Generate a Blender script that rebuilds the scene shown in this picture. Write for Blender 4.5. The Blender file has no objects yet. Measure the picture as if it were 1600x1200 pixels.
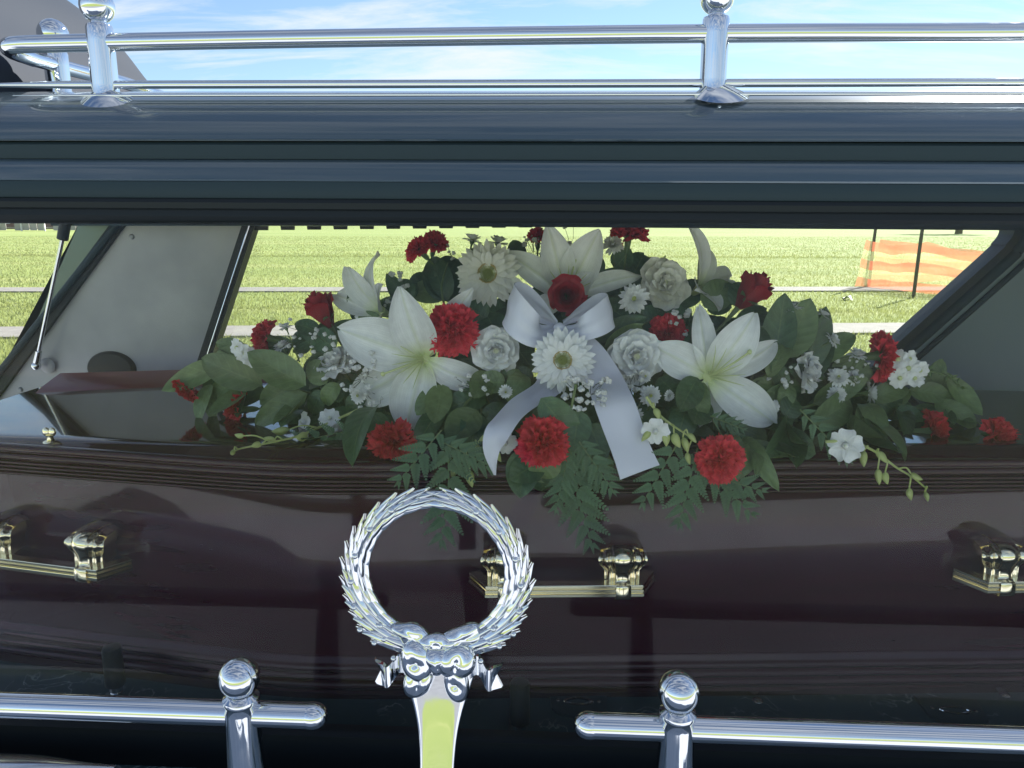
import bpy, math, random
import numpy as np
from mathutils import Vector, Matrix
random.seed(7)
R = math.radians
PI = math.pi
scene = bpy.context.scene
COL = scene.collection

# ------------------------------------------------------------------ camera
F_PX, PITCH, YAW, CAM = 1202.0, R(12.0), R(3.1), Vector((0, 0, 1.5))
cd = bpy.data.cameras.new('camera')
cam = bpy.data.objects.new('camera', cd)
COL.objects.link(cam)
cam.location = CAM
cam.rotation_euler = (PI / 2 - PITCH, 0, YAW)
cd.sensor_width = 36.0
cd.lens = F_PX / 1600 * 36.0
cd.clip_start = 0.02
cd.clip_end = 3000
scene.camera = cam

# ------------------------------------------------------------------ sky, sun, exposure
SUN_EL, SUN_AZ = R(35), R(38)          # azimuth clockwise from +Y
w = bpy.data.worlds.new('World')
scene.world = w
w.use_nodes = True
nt = w.node_tree
nt.nodes.clear()
N, LK = nt.nodes.new, nt.links.new
out = N('ShaderNodeOutputWorld')
bg = N('ShaderNodeBackground')
bg.inputs['Strength'].default_value = 0.050
sky = N('ShaderNodeTexSky')
sky.sky_type = 'NISHITA'
sky.sun_disc = False
sky.sun_elevation = SUN_EL
sky.sun_rotation = SUN_AZ
sky.air_density = 1.0
sky.dust_density = 0.0
sky.ozone_density = 2.5
tc = N('ShaderNodeTexCoord')
sep = N('ShaderNodeSeparateXYZ')
LK(tc.outputs['Generated'], sep.inputs[0])
zc = N('ShaderNodeMath'); zc.operation = 'MAXIMUM'; zc.inputs[1].default_value = 0.0
LK(sep.outputs['Z'], zc.inputs[0])
za = N('ShaderNodeMath'); za.operation = 'ADD'; za.inputs[1].default_value = 0.22
LK(zc.outputs[0], za.inputs[0])
dx = N('ShaderNodeMath'); dx.operation = 'DIVIDE'
LK(sep.outputs['X'], dx.inputs[0]); LK(za.outputs[0], dx.inputs[1])
dy = N('ShaderNodeMath'); dy.operation = 'DIVIDE'
LK(sep.outputs['Y'], dy.inputs[0]); LK(za.outputs[0], dy.inputs[1])
cmb = N('ShaderNodeCombineXYZ')
LK(dx.outputs[0], cmb.inputs[0]); LK(dy.outputs[0], cmb.inputs[1])
mp = N('ShaderNodeMapping')
mp.inputs['Location'].default_value = (3.1, 1.7, 0)
mp.inputs['Rotation'].default_value = (0, 0, R(-52))
mp.inputs['Scale'].default_value = (0.6, 2.0, 1)
LK(cmb.outputs[0], mp.inputs[0])
n1 = N('ShaderNodeTexNoise')
n1.inputs['Scale'].default_value = 3.0
n1.inputs['Detail'].default_value = 9
n1.inputs['Roughness'].default_value = 0.62
n1.inputs['Distortion'].default_value = 0.55
LK(mp.outputs[0], n1.inputs['Vector'])
cr = N('ShaderNodeValToRGB')
cr.color_ramp.elements[0].position = 0.43
cr.color_ramp.elements[1].position = 0.67
LK(n1.outputs['Fac'], cr.inputs[0])
cm = N('ShaderNodeMath'); cm.operation = 'MULTIPLY'; cm.inputs[1].default_value = 0.85
LK(cr.outputs['Color'], cm.inputs[0])
mix = N('ShaderNodeMixRGB')
mix.inputs['Color2'].default_value = (5.6, 5.9, 6.3, 1)
LK(cm.outputs[0], mix.inputs['Fac'])
LK(sky.outputs[0], mix.inputs['Color1'])
LK(mix.outputs[0], bg.inputs['Color'])
LK(bg.outputs[0], out.inputs[0])

sd = bpy.data.lights.new('sun', 'SUN')
sd.energy = 5.0
sd.angle = R(0.53)
sd.color = (1.0, 0.96, 0.90)
sun = bpy.data.objects.new('sun', sd)
COL.objects.link(sun)
S = Vector((math.sin(SUN_AZ) * math.cos(SUN_EL), math.cos(SUN_AZ) * math.cos(SUN_EL), math.sin(SUN_EL)))
sun.rotation_euler = S.to_track_quat('Z', 'Y').to_euler()
sun.location = (30, 40, 40)

vs = scene.view_settings
scene.display_settings.display_device = 'sRGB'
vs.view_transform = 'Standard'
vs.look = 'None'
vs.exposure = 1.75
vs.gamma = 1
vs.use_curve_mapping = False
scene.render.engine = 'CYCLES'
scene.cycles.max_bounces = 10
scene.cycles.transparent_max_bounces = 16
scene.cycles.glossy_bounces = 6
scene.cycles.caustics_reflective = False
scene.cycles.caustics_refractive = False
scene.cycles.sample_clamp_indirect = 6
scene.cycles.use_denoising = True

# ------------------------------------------------------------------ pixel helpers (photo is 1600 x 1200)
_f = Vector((-math.sin(YAW) * math.cos(PITCH), math.cos(YAW) * math.cos(PITCH), -math.sin(PITCH)))
_r = Vector((math.cos(YAW), math.sin(YAW), 0))
_u = _r.cross(_f)


def ray(px, py):
    return _f + _r * ((px - 800) / F_PX) + _u * ((600 - py) / F_PX)


def at(px, py, Y):
    d = ray(px, py)
    return CAM + d * (Y / d.y)


def atz(px, py, Z):
    d = ray(px, py)
    return CAM + d * ((Z - CAM.z) / d.z)


def m_px(P):                                   # metres per photo pixel at a point
    return (Vector(P) - CAM).dot(_f) / F_PX


# ------------------------------------------------------------------ materials
def mat(name, col, rough=0.5, metal=0.0, coat=0.0, spec=0.5, trans=None, bump=None, var=None, objvar=0.0, ior=None):
    m = bpy.data.materials.new(name)
    m.use_nodes = True
    t = m.node_tree
    b = t.nodes['Principled BSDF']
    b.inputs['Base Color'].default_value = (*col, 1)
    b.inputs['Roughness'].default_value = rough
    b.inputs['Metallic'].default_value = metal
    b.inputs['Specular IOR Level'].default_value = spec
    b.inputs['Coat Weight'].default_value = coat
    b.inputs['Coat Roughness'].default_value = 0.02
    b.inputs['Coat IOR'].default_value = 1.5
    if ior:
        b.inputs['IOR'].default_value = ior
    colsock = None
    if var:                                     # (second colour, scale, detail, lo, hi)
        tx = t.nodes.new('ShaderNodeTexNoise')
        tx.inputs['Scale'].default_value = var[1]
        tx.inputs['Detail'].default_value = var[2]
        tcn = t.nodes.new('ShaderNodeTexCoord')
        mpn = t.nodes.new('ShaderNodeMapping')
        if len(var) > 5:
            mpn.inputs['Scale'].default_value = var[5]
        t.links.new(tcn.outputs['Object'], mpn.inputs[0])
        t.links.new(mpn.outputs[0], tx.inputs['Vector'])
        rp = t.nodes.new('ShaderNodeValToRGB')
        rp.color_ramp.elements[0].position = var[3]
        rp.color_ramp.elements[1].position = var[4]
        rp.color_ramp.elements[0].color = (*col, 1)
        rp.color_ramp.elements[1].color = (*var[0], 1)
        t.links.new(tx.outputs['Fac'], rp.inputs[0])
        colsock = rp.outputs[0]
    if objvar:
        oi = t.nodes.new('ShaderNodeObjectInfo')
        mr = t.nodes.new('ShaderNodeMapRange')
        mr.inputs['To Min'].default_value = 1 - objvar
        mr.inputs['To Max'].default_value = 1 + objvar
        t.links.new(oi.outputs['Random'], mr.inputs[0])
        hs = t.nodes.new('ShaderNodeHueSaturation')
        t.links.new(mr.outputs[0], hs.inputs['Value'])
        if colsock:
            t.links.new(colsock, hs.inputs['Color'])
        else:
            hs.inputs['Color'].default_value = (*col, 1)
        colsock = hs.outputs[0]
    if colsock:
        t.links.new(colsock, b.inputs['Base Color'])
    if bump:                                    # (scale, strength, distance)
        tx = t.nodes.new('ShaderNodeTexNoise')
        tx.inputs['Scale'].default_value = bump[0]
        tx.inputs['Detail'].default_value = 3
        tcn = t.nodes.new('ShaderNodeTexCoord')
        t.links.new(tcn.outputs['Object'], tx.inputs['Vector'])
        bp = t.nodes.new('ShaderNodeBump')
        bp.inputs['Strength'].default_value = bump[1]
        bp.inputs['Distance'].default_value = bump[2]
        t.links.new(tx.outputs['Fac'], bp.inputs['Height'])
        t.links.new(bp.outputs[0], b.inputs['Normal'])
    if trans:                                   # (weight, colour)
        tr = t.nodes.new('ShaderNodeBsdfTranslucent')
        tr.inputs['Color'].default_value = (*trans[1], 1)
        mx = t.nodes.new('ShaderNodeMixShader')
        mx.inputs[0].default_value = trans[0]
        t.links.new(b.outputs[0], mx.inputs[1])
        t.links.new(tr.outputs[0], mx.inputs[2])
        t.links.new(mx.outputs[0], t.nodes['Material Output'].inputs[0])
    return m


def uv_mat(name, stops, axis=0, rough=0.5, trans=0.25, ridge=None, objvar=0.0, fine=None, veins=0.0):
    """petals and leaves: colour runs along the blade (UV u), vein along v = 0.5"""
    m = mat(name, stops[0][1], rough)
    t = m.node_tree
    b = t.nodes['Principled BSDF']
    tcn = t.nodes.new('ShaderNodeTexCoord')
    sp = t.nodes.new('ShaderNodeSeparateXYZ')
    t.links.new(tcn.outputs['UV'], sp.inputs[0])
    rp = t.nodes.new('ShaderNodeValToRGB')
    e = rp.color_ramp.elements
    e[0].position, e[0].color = stops[0][0], (*stops[0][1], 1)
    e[1].position, e[1].color = stops[-1][0], (*stops[-1][1], 1)
    for s in stops[1:-1]:
        k = e.new(s[0]); k.color = (*s[1], 1)
    t.links.new(sp.outputs[axis], rp.inputs[0])
    cs = rp.outputs[0]
    if ridge:                                   # (colour, half width, amount)
        sb = t.nodes.new('ShaderNodeMath'); sb.operation = 'SUBTRACT'; sb.inputs[1].default_value = 0.5
        t.links.new(sp.outputs[1], sb.inputs[0])
        ab = t.nodes.new('ShaderNodeMath'); ab.operation = 'ABSOLUTE'
        t.links.new(sb.outputs[0], ab.inputs[0])
        mr = t.nodes.new('ShaderNodeMapRange')
        mr.inputs['From Min'].default_value = 0
        mr.inputs['From Max'].default_value = ridge[1]
        mr.inputs['To Min'].default_value = ridge[2]
        mr.inputs['To Max'].default_value = 0
        t.links.new(ab.outputs[0], mr.inputs[0])
        mx = t.nodes.new('ShaderNodeMixRGB')
        mx.inputs['Color2'].default_value = (*ridge[0], 1)
        t.links.new(mr.outputs[0], mx.inputs[0])
        t.links.new(cs, mx.inputs[1])
        cs = mx.outputs[0]
    if 'petal' in name:                        # faint lines running the length of the petal
        mpx = t.nodes.new('ShaderNodeMapping'); mpx.inputs['Scale'].default_value = (1.6, 34, 1)
        t.links.new(tcn.outputs['UV'], mpx.inputs[0])
        nx = t.nodes.new('ShaderNodeTexNoise'); nx.inputs['Scale'].default_value = 1.0; nx.inputs['Detail'].default_value = 3
        t.links.new(mpx.outputs[0], nx.inputs['Vector'])
        mx2 = t.nodes.new('ShaderNodeMapRange'); mx2.inputs['From Min'].default_value = 0.3; mx2.inputs['From Max'].default_value = 0.7
        mx2.inputs['To Min'].default_value = 0.90; mx2.inputs['To Max'].default_value = 1.06
        t.links.new(nx.outputs['Fac'], mx2.inputs[0])
        hx = t.nodes.new('ShaderNodeHueSaturation')
        t.links.new(mx2.outputs[0], hx.inputs['Value']); t.links.new(cs, hx.inputs['Color'])
        cs = hx.outputs[0]
        bx_ = t.nodes.new('ShaderNodeBump'); bx_.inputs['Strength'].default_value = 0.35; bx_.inputs['Distance'].default_value = 0.0012
        t.links.new(nx.outputs['Fac'], bx_.inputs['Height']); t.links.new(bx_.outputs[0], b.inputs['Normal'])
    if veins:                                   # side veins slanting off the midrib
        q1 = t.nodes.new('ShaderNodeMath'); q1.operation = 'SUBTRACT'; q1.inputs[1].default_value = 0.5
        t.links.new(sp.outputs[1], q1.inputs[0])
        q2 = t.nodes.new('ShaderNodeMath'); q2.operation = 'ABSOLUTE'; t.links.new(q1.outputs[0], q2.inputs[0])
        q3 = t.nodes.new('ShaderNodeMath'); q3.operation = 'MULTIPLY'; q3.inputs[1].default_value = -0.42
        t.links.new(q2.outputs[0], q3.inputs[0])
        q4 = t.nodes.new('ShaderNodeMath'); q4.operation = 'ADD'
        t.links.new(q3.outputs[0], q4.inputs[0]); t.links.new(sp.outputs[0], q4.inputs[1])
        q5 = t.nodes.new('ShaderNodeMath'); q5.operation = 'MULTIPLY'; q5.inputs[1].default_value = 44.0
        t.links.new(q4.outputs[0], q5.inputs[0])
        q6 = t.nodes.new('ShaderNodeMath'); q6.operation = 'SINE'; t.links.new(q5.outputs[0], q6.inputs[0])
        q7 = t.nodes.new('ShaderNodeMapRange'); q7.inputs['From Min'].default_value = 0.80; q7.inputs['From Max'].default_value = 1.0
        q7.inputs['To Min'].default_value = 1.0; q7.inputs['To Max'].default_value = 1.0 + veins
        t.links.new(q6.outputs[0], q7.inputs[0])
        hv = t.nodes.new('ShaderNodeHueSaturation')
        t.links.new(q7.outputs[0], hv.inputs['Value']); t.links.new(cs, hv.inputs['Color'])
        cs = hv.outputs[0]
        bp = t.nodes.new('ShaderNodeBump'); bp.inputs['Strength'].default_value = 0.12; bp.inputs['Distance'].default_value = 0.0012
        bp.invert = True
        t.links.new(q6.outputs[0], bp.inputs['Height']); t.links.new(bp.outputs[0], b.inputs['Normal'])
    if fine:                                    # (scale, amount): fine mottling so no blade is one flat colour
        tx = t.nodes.new('ShaderNodeTexNoise')
        tx.inputs['Scale'].default_value = fine[0]
        tx.inputs['Detail'].default_value = 4
        t.links.new(tcn.outputs['Object'], tx.inputs['Vector'])
        mr = t.nodes.new('ShaderNodeMapRange')
        mr.inputs['From Min'].default_value = 0.3
        mr.inputs['From Max'].default_value = 0.7
        mr.inputs['To Min'].default_value = 1 - fine[1]
        mr.inputs['To Max'].default_value = 1 + fine[1]
        t.links.new(tx.outputs['Fac'], mr.inputs[0])
        hs = t.nodes.new('ShaderNodeHueSaturation')
        t.links.new(mr.outputs[0], hs.inputs['Value'])
        t.links.new(cs, hs.inputs['Color'])
        cs = hs.outputs[0]
    if objvar:
        oi = t.nodes.new('ShaderNodeObjectInfo')
        mr = t.nodes.new('ShaderNodeMapRange')
        mr.inputs['To Min'].default_value = 1 - objvar
        mr.inputs['To Max'].default_value = 1 + objvar
        t.links.new(oi.outputs['Random'], mr.inputs[0])
        hs = t.nodes.new('ShaderNodeHueSaturation')
        t.links.new(mr.outputs[0], hs.inputs['Value'])
        t.links.new(cs, hs.inputs['Color'])
        cs = hs.outputs[0]
    t.links.new(cs, b.inputs['Base Color'])
    tr = t.nodes.new('ShaderNodeBsdfTranslucent')
    t.links.new(cs, tr.inputs['Color'])
    mx = t.nodes.new('ShaderNodeMixShader')
    mx.inputs[0].default_value = trans
    t.links.new(b.outputs[0], mx.inputs[1])
    t.links.new(tr.outputs[0], mx.inputs[2])
    t.links.new(mx.outputs[0], t.nodes['Material Output'].inputs[0])
    return m


def glass_mat(name, tint, ior=1.5):
    m = bpy.data.materials.new(name)
    m.use_nodes = True
    t = m.node_tree
    t.nodes.clear()
    o = t.nodes.new('ShaderNodeOutputMaterial')
    tr = t.nodes.new('ShaderNodeBsdfTransparent')
    tr.inputs[0].default_value = (*tint, 1)
    gl = t.nodes.new('ShaderNodeBsdfGlossy')
    gl.inputs['Roughness'].default_value = 0.0
    fr = t.nodes.new('ShaderNodeFresnel')
    fr.inputs['IOR'].default_value = ior
    mx = t.nodes.new('ShaderNodeMixShader')
    t.links.new(fr.outputs[0], mx.inputs[0])
    t.links.new(tr.outputs[0], mx.inputs[1])
    t.links.new(gl.outputs[0], mx.inputs[2])
    t.links.new(mx.outputs[0], o.inputs[0])
    return m


def hazy_glass(name, lo, hi):
    """clear pane with a thin uneven pale film that paints in glare haze"""
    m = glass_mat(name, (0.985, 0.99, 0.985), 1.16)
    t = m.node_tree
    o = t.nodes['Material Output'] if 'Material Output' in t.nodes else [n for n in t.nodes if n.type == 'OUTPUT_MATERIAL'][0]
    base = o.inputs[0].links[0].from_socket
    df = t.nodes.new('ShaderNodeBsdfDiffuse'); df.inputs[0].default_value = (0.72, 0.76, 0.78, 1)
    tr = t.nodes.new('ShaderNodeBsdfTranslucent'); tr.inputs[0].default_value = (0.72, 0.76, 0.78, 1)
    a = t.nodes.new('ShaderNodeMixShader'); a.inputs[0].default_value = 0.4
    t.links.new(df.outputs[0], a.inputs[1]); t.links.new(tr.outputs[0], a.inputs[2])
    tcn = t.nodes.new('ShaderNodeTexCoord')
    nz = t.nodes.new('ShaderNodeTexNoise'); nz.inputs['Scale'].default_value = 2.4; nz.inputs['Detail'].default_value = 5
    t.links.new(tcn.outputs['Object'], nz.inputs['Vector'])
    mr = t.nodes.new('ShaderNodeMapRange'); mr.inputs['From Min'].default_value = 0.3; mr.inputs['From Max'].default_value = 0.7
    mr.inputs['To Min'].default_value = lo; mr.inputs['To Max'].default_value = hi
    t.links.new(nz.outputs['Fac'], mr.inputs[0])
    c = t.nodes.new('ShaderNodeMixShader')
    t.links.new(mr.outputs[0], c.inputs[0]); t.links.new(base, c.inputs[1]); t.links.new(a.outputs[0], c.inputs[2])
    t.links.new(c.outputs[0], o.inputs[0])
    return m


M = {}
M['chrome'] = mat('chrome', (0.68, 0.70, 0.725), 0.035, 1.0, bump=(60, 0.02, 0.001))
_t = M['chrome'].node_tree
_n = _t.nodes.new('ShaderNodeTexNoise'); _n.inputs['Scale'].default_value = 28; _n.inputs['Detail'].default_value = 6
_c = _t.nodes.new('ShaderNodeTexCoord'); _t.links.new(_c.outputs['Object'], _n.inputs['Vector'])
_m = _t.nodes.new('ShaderNodeMapRange'); _m.inputs['From Min'].default_value = 0.45; _m.inputs['From Max'].default_value = 0.72
_m.inputs['To Min'].default_value = 0.02; _m.inputs['To Max'].default_value = 0.12
_t.links.new(_n.outputs['Fac'], _m.inputs[0]); _t.links.new(_m.outputs[0], _t.nodes['Principled BSDF'].inputs['Roughness'])
M['gold'] = mat('polished_brass', (0.94, 0.85, 0.60), 0.14, 1.0)
M['paint'] = mat('black_car_paint', (0.070, 0.104, 0.128), 0.30, 0.55, 1.0, 0.5, bump=(900, 0.01, 0.0002))
M['rubber'] = mat('black_rubber', (0.015, 0.019, 0.022), 0.45, spec=0.2, bump=(300, 0.1, 0.001))
M['blacktrim'] = mat('satin_black_trim', (0.026, 0.043, 0.052), 0.6, 0, 0.0, 0.2)
M['greytrim'] = mat('grey_trim_panel', (0.24, 0.25, 0.275), 0.42, 0, 0.15, var=((0.38, 0.38, 0.395), 4.5, 5, 0.36, 0.66), bump=(500, 0.08, 0.0006))
M['headliner'] = mat('headliner_cloth', (0.30, 0.30, 0.30), 0.9, bump=(600, 0.2, 0.001))
M['wood'] = mat('dark_mahogany', (0.036, 0.0030, 0.0125), 0.10, 0, 0.62, 0.1, var=((0.027, 0.0022, 0.0092), 9, 6, 0.3, 0.7, (0.5, 6, 6)), bump=(240, 0.045, 0.0006))
M['sunlit_wood'] = mat('sunlit_mahogany', (0.16, 0.022, 0.024), 0.30, 0, 0.2, bump=(240, 0.05, 0.0006))  # brighter copy of the mahogany, sunlit red put into its colour
M['glass'] = glass_mat('window_glass', (0.97, 0.98, 0.975), 1.38)
M['clearglass'] = hazy_glass('hazed_window_glass', 0.006, 0.022)  # whitish film is painted-in veiling glare, uneven across the pane
M['silver'] = mat('brushed_silver', (0.75, 0.76, 0.78), 0.18, 1.0)
M['conc'] = mat('pale_concrete', (0.20, 0.19, 0.175), 0.9, var=((0.15, 0.143, 0.13), 5, 6, 0.35, 0.7), bump=(40, 0.3, 0.01))
M['apron'] = mat('bounce_concrete', (0.45, 0.48, 0.53), 0.9, var=((0.38, 0.405, 0.45), 3, 6, 0.35, 0.7), bump=(40, 0.3, 0.01))  # unseen ground, lightened to bounce fill light onto the flowers
M['road'] = mat('grey_asphalt', (0.19, 0.195, 0.21), 0.85, var=((0.26, 0.265, 0.28), 6, 8, 0.3, 0.7), bump=(90, 0.4, 0.01))
M['post'] = mat('dark_steel_post', (0.035, 0.025, 0.025), 0.6, 0.3)
M['brick'] = mat('brown_brick', (0.30, 0.20, 0.16), 0.85, var=((0.22, 0.13, 0.10), 2.2, 6, 0.35, 0.65))
M['roof'] = mat('roof_tile', (0.16, 0.10, 0.08), 0.8)
M['pane'] = mat('dark_window_pane', (0.03, 0.035, 0.04), 0.08, 0, 0.5)
M['fence'] = mat('weathered_fence', (0.42, 0.40, 0.37), 0.8, objvar=0.15)
M['paper'] = mat('white_paper', (0.78, 0.78, 0.76), 0.8)
M['bark'] = mat('bark', (0.10, 0.075, 0.055), 0.9, bump=(30, 0.6, 0.02))
M['treeleaf'] = mat('tree_leaves', (0.045, 0.075, 0.025), 0.6, trans=(0.3, (0.12, 0.2, 0.04)))

M['lily'] = uv_mat('lily_petal', [(0.0, (0.60, 0.72, 0.28)), (0.12, (0.78, 0.83, 0.60)), (0.30, (0.84, 0.86, 0.85)), (1.0, (0.85, 0.865, 0.875))], rough=0.42, trans=0.14, ridge=((0.70, 0.75, 0.55), 0.07, 0.55), fine=(90, 0.05))
M['cream'] = uv_mat('cream_petal', [(0.0, (0.66, 0.68, 0.42)), (0.3, (0.80, 0.79, 0.70)), (1.0, (0.84, 0.83, 0.78))], rough=0.5, trans=0.18, fine=(120, 0.05))
M['white'] = uv_mat('white_petal', [(0.0, (0.68, 0.73, 0.50)), (0.25, (0.83, 0.84, 0.82)), (1.0, (0.86, 0.87, 0.88))], rough=0.5, trans=0.14, fine=(120, 0.05))
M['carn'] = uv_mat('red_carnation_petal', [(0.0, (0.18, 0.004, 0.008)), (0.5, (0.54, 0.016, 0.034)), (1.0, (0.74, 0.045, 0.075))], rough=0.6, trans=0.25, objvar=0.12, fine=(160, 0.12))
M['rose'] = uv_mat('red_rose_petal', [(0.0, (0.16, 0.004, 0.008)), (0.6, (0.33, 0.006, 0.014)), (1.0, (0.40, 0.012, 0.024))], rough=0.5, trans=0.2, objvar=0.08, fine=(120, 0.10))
M['leaf'] = uv_mat('broad_leaf', [(0.0, (0.075, 0.135, 0.062)), (0.5, (0.060, 0.118, 0.058)), (1.0, (0.080, 0.142, 0.062))], rough=0.36, trans=0.15, ridge=((0.12, 0.19, 0.075), 0.035, 0.7), objvar=0.34, fine=(60, 0.2), veins=0.16)
M['leafback'] = uv_mat('broad_leaf_pale', [(0.0, (0.155, 0.215, 0.095)), (0.5, (0.14, 0.205, 0.09)), (1.0, (0.155, 0.225, 0.10))], rough=0.42, trans=0.20, ridge=((0.19, 0.26, 0.11), 0.035, 0.7), objvar=0.24, fine=(60, 0.18), veins=0.14)
M['fern'] = uv_mat('fern_leaflet', [(0.0, (0.060, 0.125, 0.062)), (1.0, (0.095, 0.19, 0.10))], rough=0.45, trans=0.22, objvar=0.15, fine=(90, 0.15))
M['stem'] = mat('green_stem', (0.10, 0.155, 0.055), 0.5, var=((0.14, 0.19, 0.08), 40, 3, 0.4, 0.6))
M['calyx'] = mat('green_calyx', (0.12, 0.19, 0.075), 0.5, trans=(0.15, (0.2, 0.3, 0.1)))
M['bud'] = mat('lime_bud', (0.50, 0.58, 0.20), 0.45, trans=(0.25, (0.6, 0.7, 0.25)), var=((0.62, 0.66, 0.34), 60, 2, 0.4, 0.7))
M['pistil'] = mat('pale_green_pistil', (0.52, 0.58, 0.28), 0.45)
M['disc'] = mat('flower_disc', (0.36, 0.40, 0.12), 0.7, bump=(400, 0.6, 0.004))
M['floret'] = mat('golden_floret', (0.50, 0.38, 0.14), 0.7)
M['babys'] = mat('tiny_white_bloom', (0.82, 0.83, 0.82), 0.6, trans=(0.2, (0.8, 0.8, 0.8)))
M['darkstem'] = mat('fine_brown_stem', (0.07, 0.085, 0.04), 0.6)
M['satin'] = mat('white_satin', (0.83, 0.84, 0.955), 0.28, 0, 0.0, 0.6, trans=(0.15, (0.7, 0.73, 0.85)), bump=(1200, 0.05, 0.0003))

# dark marble laminate
m = mat('dark_marble_laminate', (0.010, 0.016, 0.018), 0.16, 0, 0.4)
t = m.node_tree
tcn = t.nodes.new('ShaderNodeTexCoord')
nz = t.nodes.new('ShaderNodeTexNoise'); nz.inputs['Scale'].default_value = 14; nz.inputs['Detail'].default_value = 8; nz.inputs['Distortion'].default_value = 1.4
t.links.new(tcn.outputs['Object'], nz.inputs['Vector'])
s1 = t.nodes.new('ShaderNodeMath'); s1.operation = 'SUBTRACT'; s1.inputs[1].default_value = 0.5
t.links.new(nz.outputs['Fac'], s1.inputs[0])
s2 = t.nodes.new('ShaderNodeMath'); s2.operation = 'ABSOLUTE'
t.links.new(s1.outputs[0], s2.inputs[0])
nb = t.nodes.new('ShaderNodeTexNoise'); nb.inputs['Scale'].default_value = 9; nb.inputs['Detail'].default_value = 3
t.links.new(tcn.outputs['Object'], nb.inputs['Vector'])
mr = t.nodes.new('ShaderNodeMapRange'); mr.inputs['From Min'].default_value = 0.0; mr.inputs['From Max'].default_value = 0.02; mr.inputs['To Min'].default_value = 1; mr.inputs['To Max'].default_value = 0
t.links.new(s2.outputs[0], mr.inputs[0])
mb_ = t.nodes.new('ShaderNodeMapRange'); mb_.inputs['From Min'].default_value = 0.5; mb_.inputs['From Max'].default_value = 0.68
t.links.new(nb.outputs['Fac'], mb_.inputs[0])
mm = t.nodes.new('ShaderNodeMath'); mm.operation = 'MULTIPLY'
t.links.new(mr.outputs[0], mm.inputs[0]); t.links.new(mb_.outputs[0], mm.inputs[1])
mxr = t.nodes.new('ShaderNodeMixRGB')
mxr.inputs['Color1'].default_value = (0.040, 0.075, 0.085, 1); mxr.inputs['Color2'].default_value = (0.30, 0.37, 0.38, 1)
t.links.new(mm.outputs[0], mxr.inputs[0])
t.links.new(mxr.outputs[0], t.nodes['Principled BSDF'].inputs['Base Color'])
M['marble'] = m


def net_mat(name, col, cover):
    m = bpy.data.materials.new(name)
    m.use_nodes = True
    t = m.node_tree
    b = t.nodes['Principled BSDF']
    b.inputs['Base Color'].default_value = (*col, 1)
    b.inputs['Roughness'].default_value = 0.6
    tr = t.nodes.new('ShaderNodeBsdfTranslucent'); tr.inputs[0].default_value = (*col, 1)
    a = t.nodes.new('ShaderNodeMixShader'); a.inputs[0].default_value = 0.55
    t.links.new(b.outputs[0], a.inputs[1]); t.links.new(tr.outputs[0], a.inputs[2])
    tp = t.nodes.new('ShaderNodeBsdfTransparent')
    c = t.nodes.new('ShaderNodeMixShader')
    nzn = t.nodes.new('ShaderNodeTexNoise'); nzn.inputs['Scale'].default_value = 3; nzn.inputs['Detail'].default_value = 4
    tcx = t.nodes.new('ShaderNodeTexCoord'); t.links.new(tcx.outputs['Object'], nzn.inputs['Vector'])
    mrr = t.nodes.new('ShaderNodeMapRange'); mrr.inputs['To Min'].default_value = cover - 0.12; mrr.inputs['To Max'].default_value = cover + 0.12
    t.links.new(nzn.outputs['Fac'], mrr.inputs[0]); t.links.new(mrr.outputs[0], c.inputs[0])
    t.links.new(tp.outputs[0], c.inputs[1]); t.links.new(a.outputs[0], c.inputs[2])
    t.links.new(c.outputs[0], t.nodes['Material Output'].inputs[0])
    return m


M['net_orange'] = net_mat('orange_barrier_mesh', (0.72, 0.22, 0.12), 0.62)
M['net_yellow'] = net_mat('yellow_barrier_mesh', (0.72, 0.70, 0.34), 0.34)

# field grass (ground sheet under the blades)
m = mat('mown_grass', (0.10, 0.15, 0.03), 0.9)
t = m.node_tree
tcn = t.nodes.new('ShaderNodeTexCoord')
mpn = t.nodes.new('ShaderNodeMapping'); mpn.inputs['Scale'].default_value = (0.035, 0.36, 1); mpn.inputs['Rotation'].default_value = (0, 0, R(2))
t.links.new(tcn.outputs['Object'], mpn.inputs[0])
na = t.nodes.new('ShaderNodeTexNoise'); na.inputs['Scale'].default_value = 1.0; na.inputs['Detail'].default_value = 6; na.inputs['Roughness'].default_value = 0.6
t.links.new(mpn.outputs[0], na.inputs['Vector'])
ra = t.nodes.new('ShaderNodeValToRGB')
e = ra.color_ramp.elements
e[0].position, e[0].color = 0.40, (0.07, 0.105, 0.025, 1)
e[1].position, e[1].color = 0.60, (0.155, 0.17, 0.066, 1)
k = e.new(0.5); k.color = (0.10, 0.135, 0.037, 1)
t.links.new(na.outputs['Fac'], ra.inputs[0])
nf = t.nodes.new('ShaderNodeTexNoise'); nf.inputs['Scale'].default_value = 22; nf.inputs['Detail'].default_value = 5
t.links.new(tcn.outputs['Object'], nf.inputs['Vector'])
mrf = t.nodes.new('ShaderNodeMapRange'); mrf.inputs['From Min'].default_value = 0.3; mrf.inputs['From Max'].default_value = 0.7; mrf.inputs['To Min'].default_value = 0.75; mrf.inputs['To Max'].default_value = 1.25
t.links.new(nf.outputs['Fac'], mrf.inputs[0])
hsf = t.nodes.new('ShaderNodeHueSaturation')
t.links.new(ra.outputs[0], hsf.inputs['Color']); t.links.new(mrf.outputs[0], hsf.inputs['Value'])
b = t.nodes['Principled BSDF']
t.links.new(hsf.outputs[0], b.inputs['Base Color'])
b.inputs['Sheen Weight'].default_value = 0.6
b.inputs['Sheen Roughness'].default_value = 0.5
b.inputs['Sheen Tint'].default_value = (0.55, 0.62, 0.16, 1)
M['field'] = m
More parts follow.
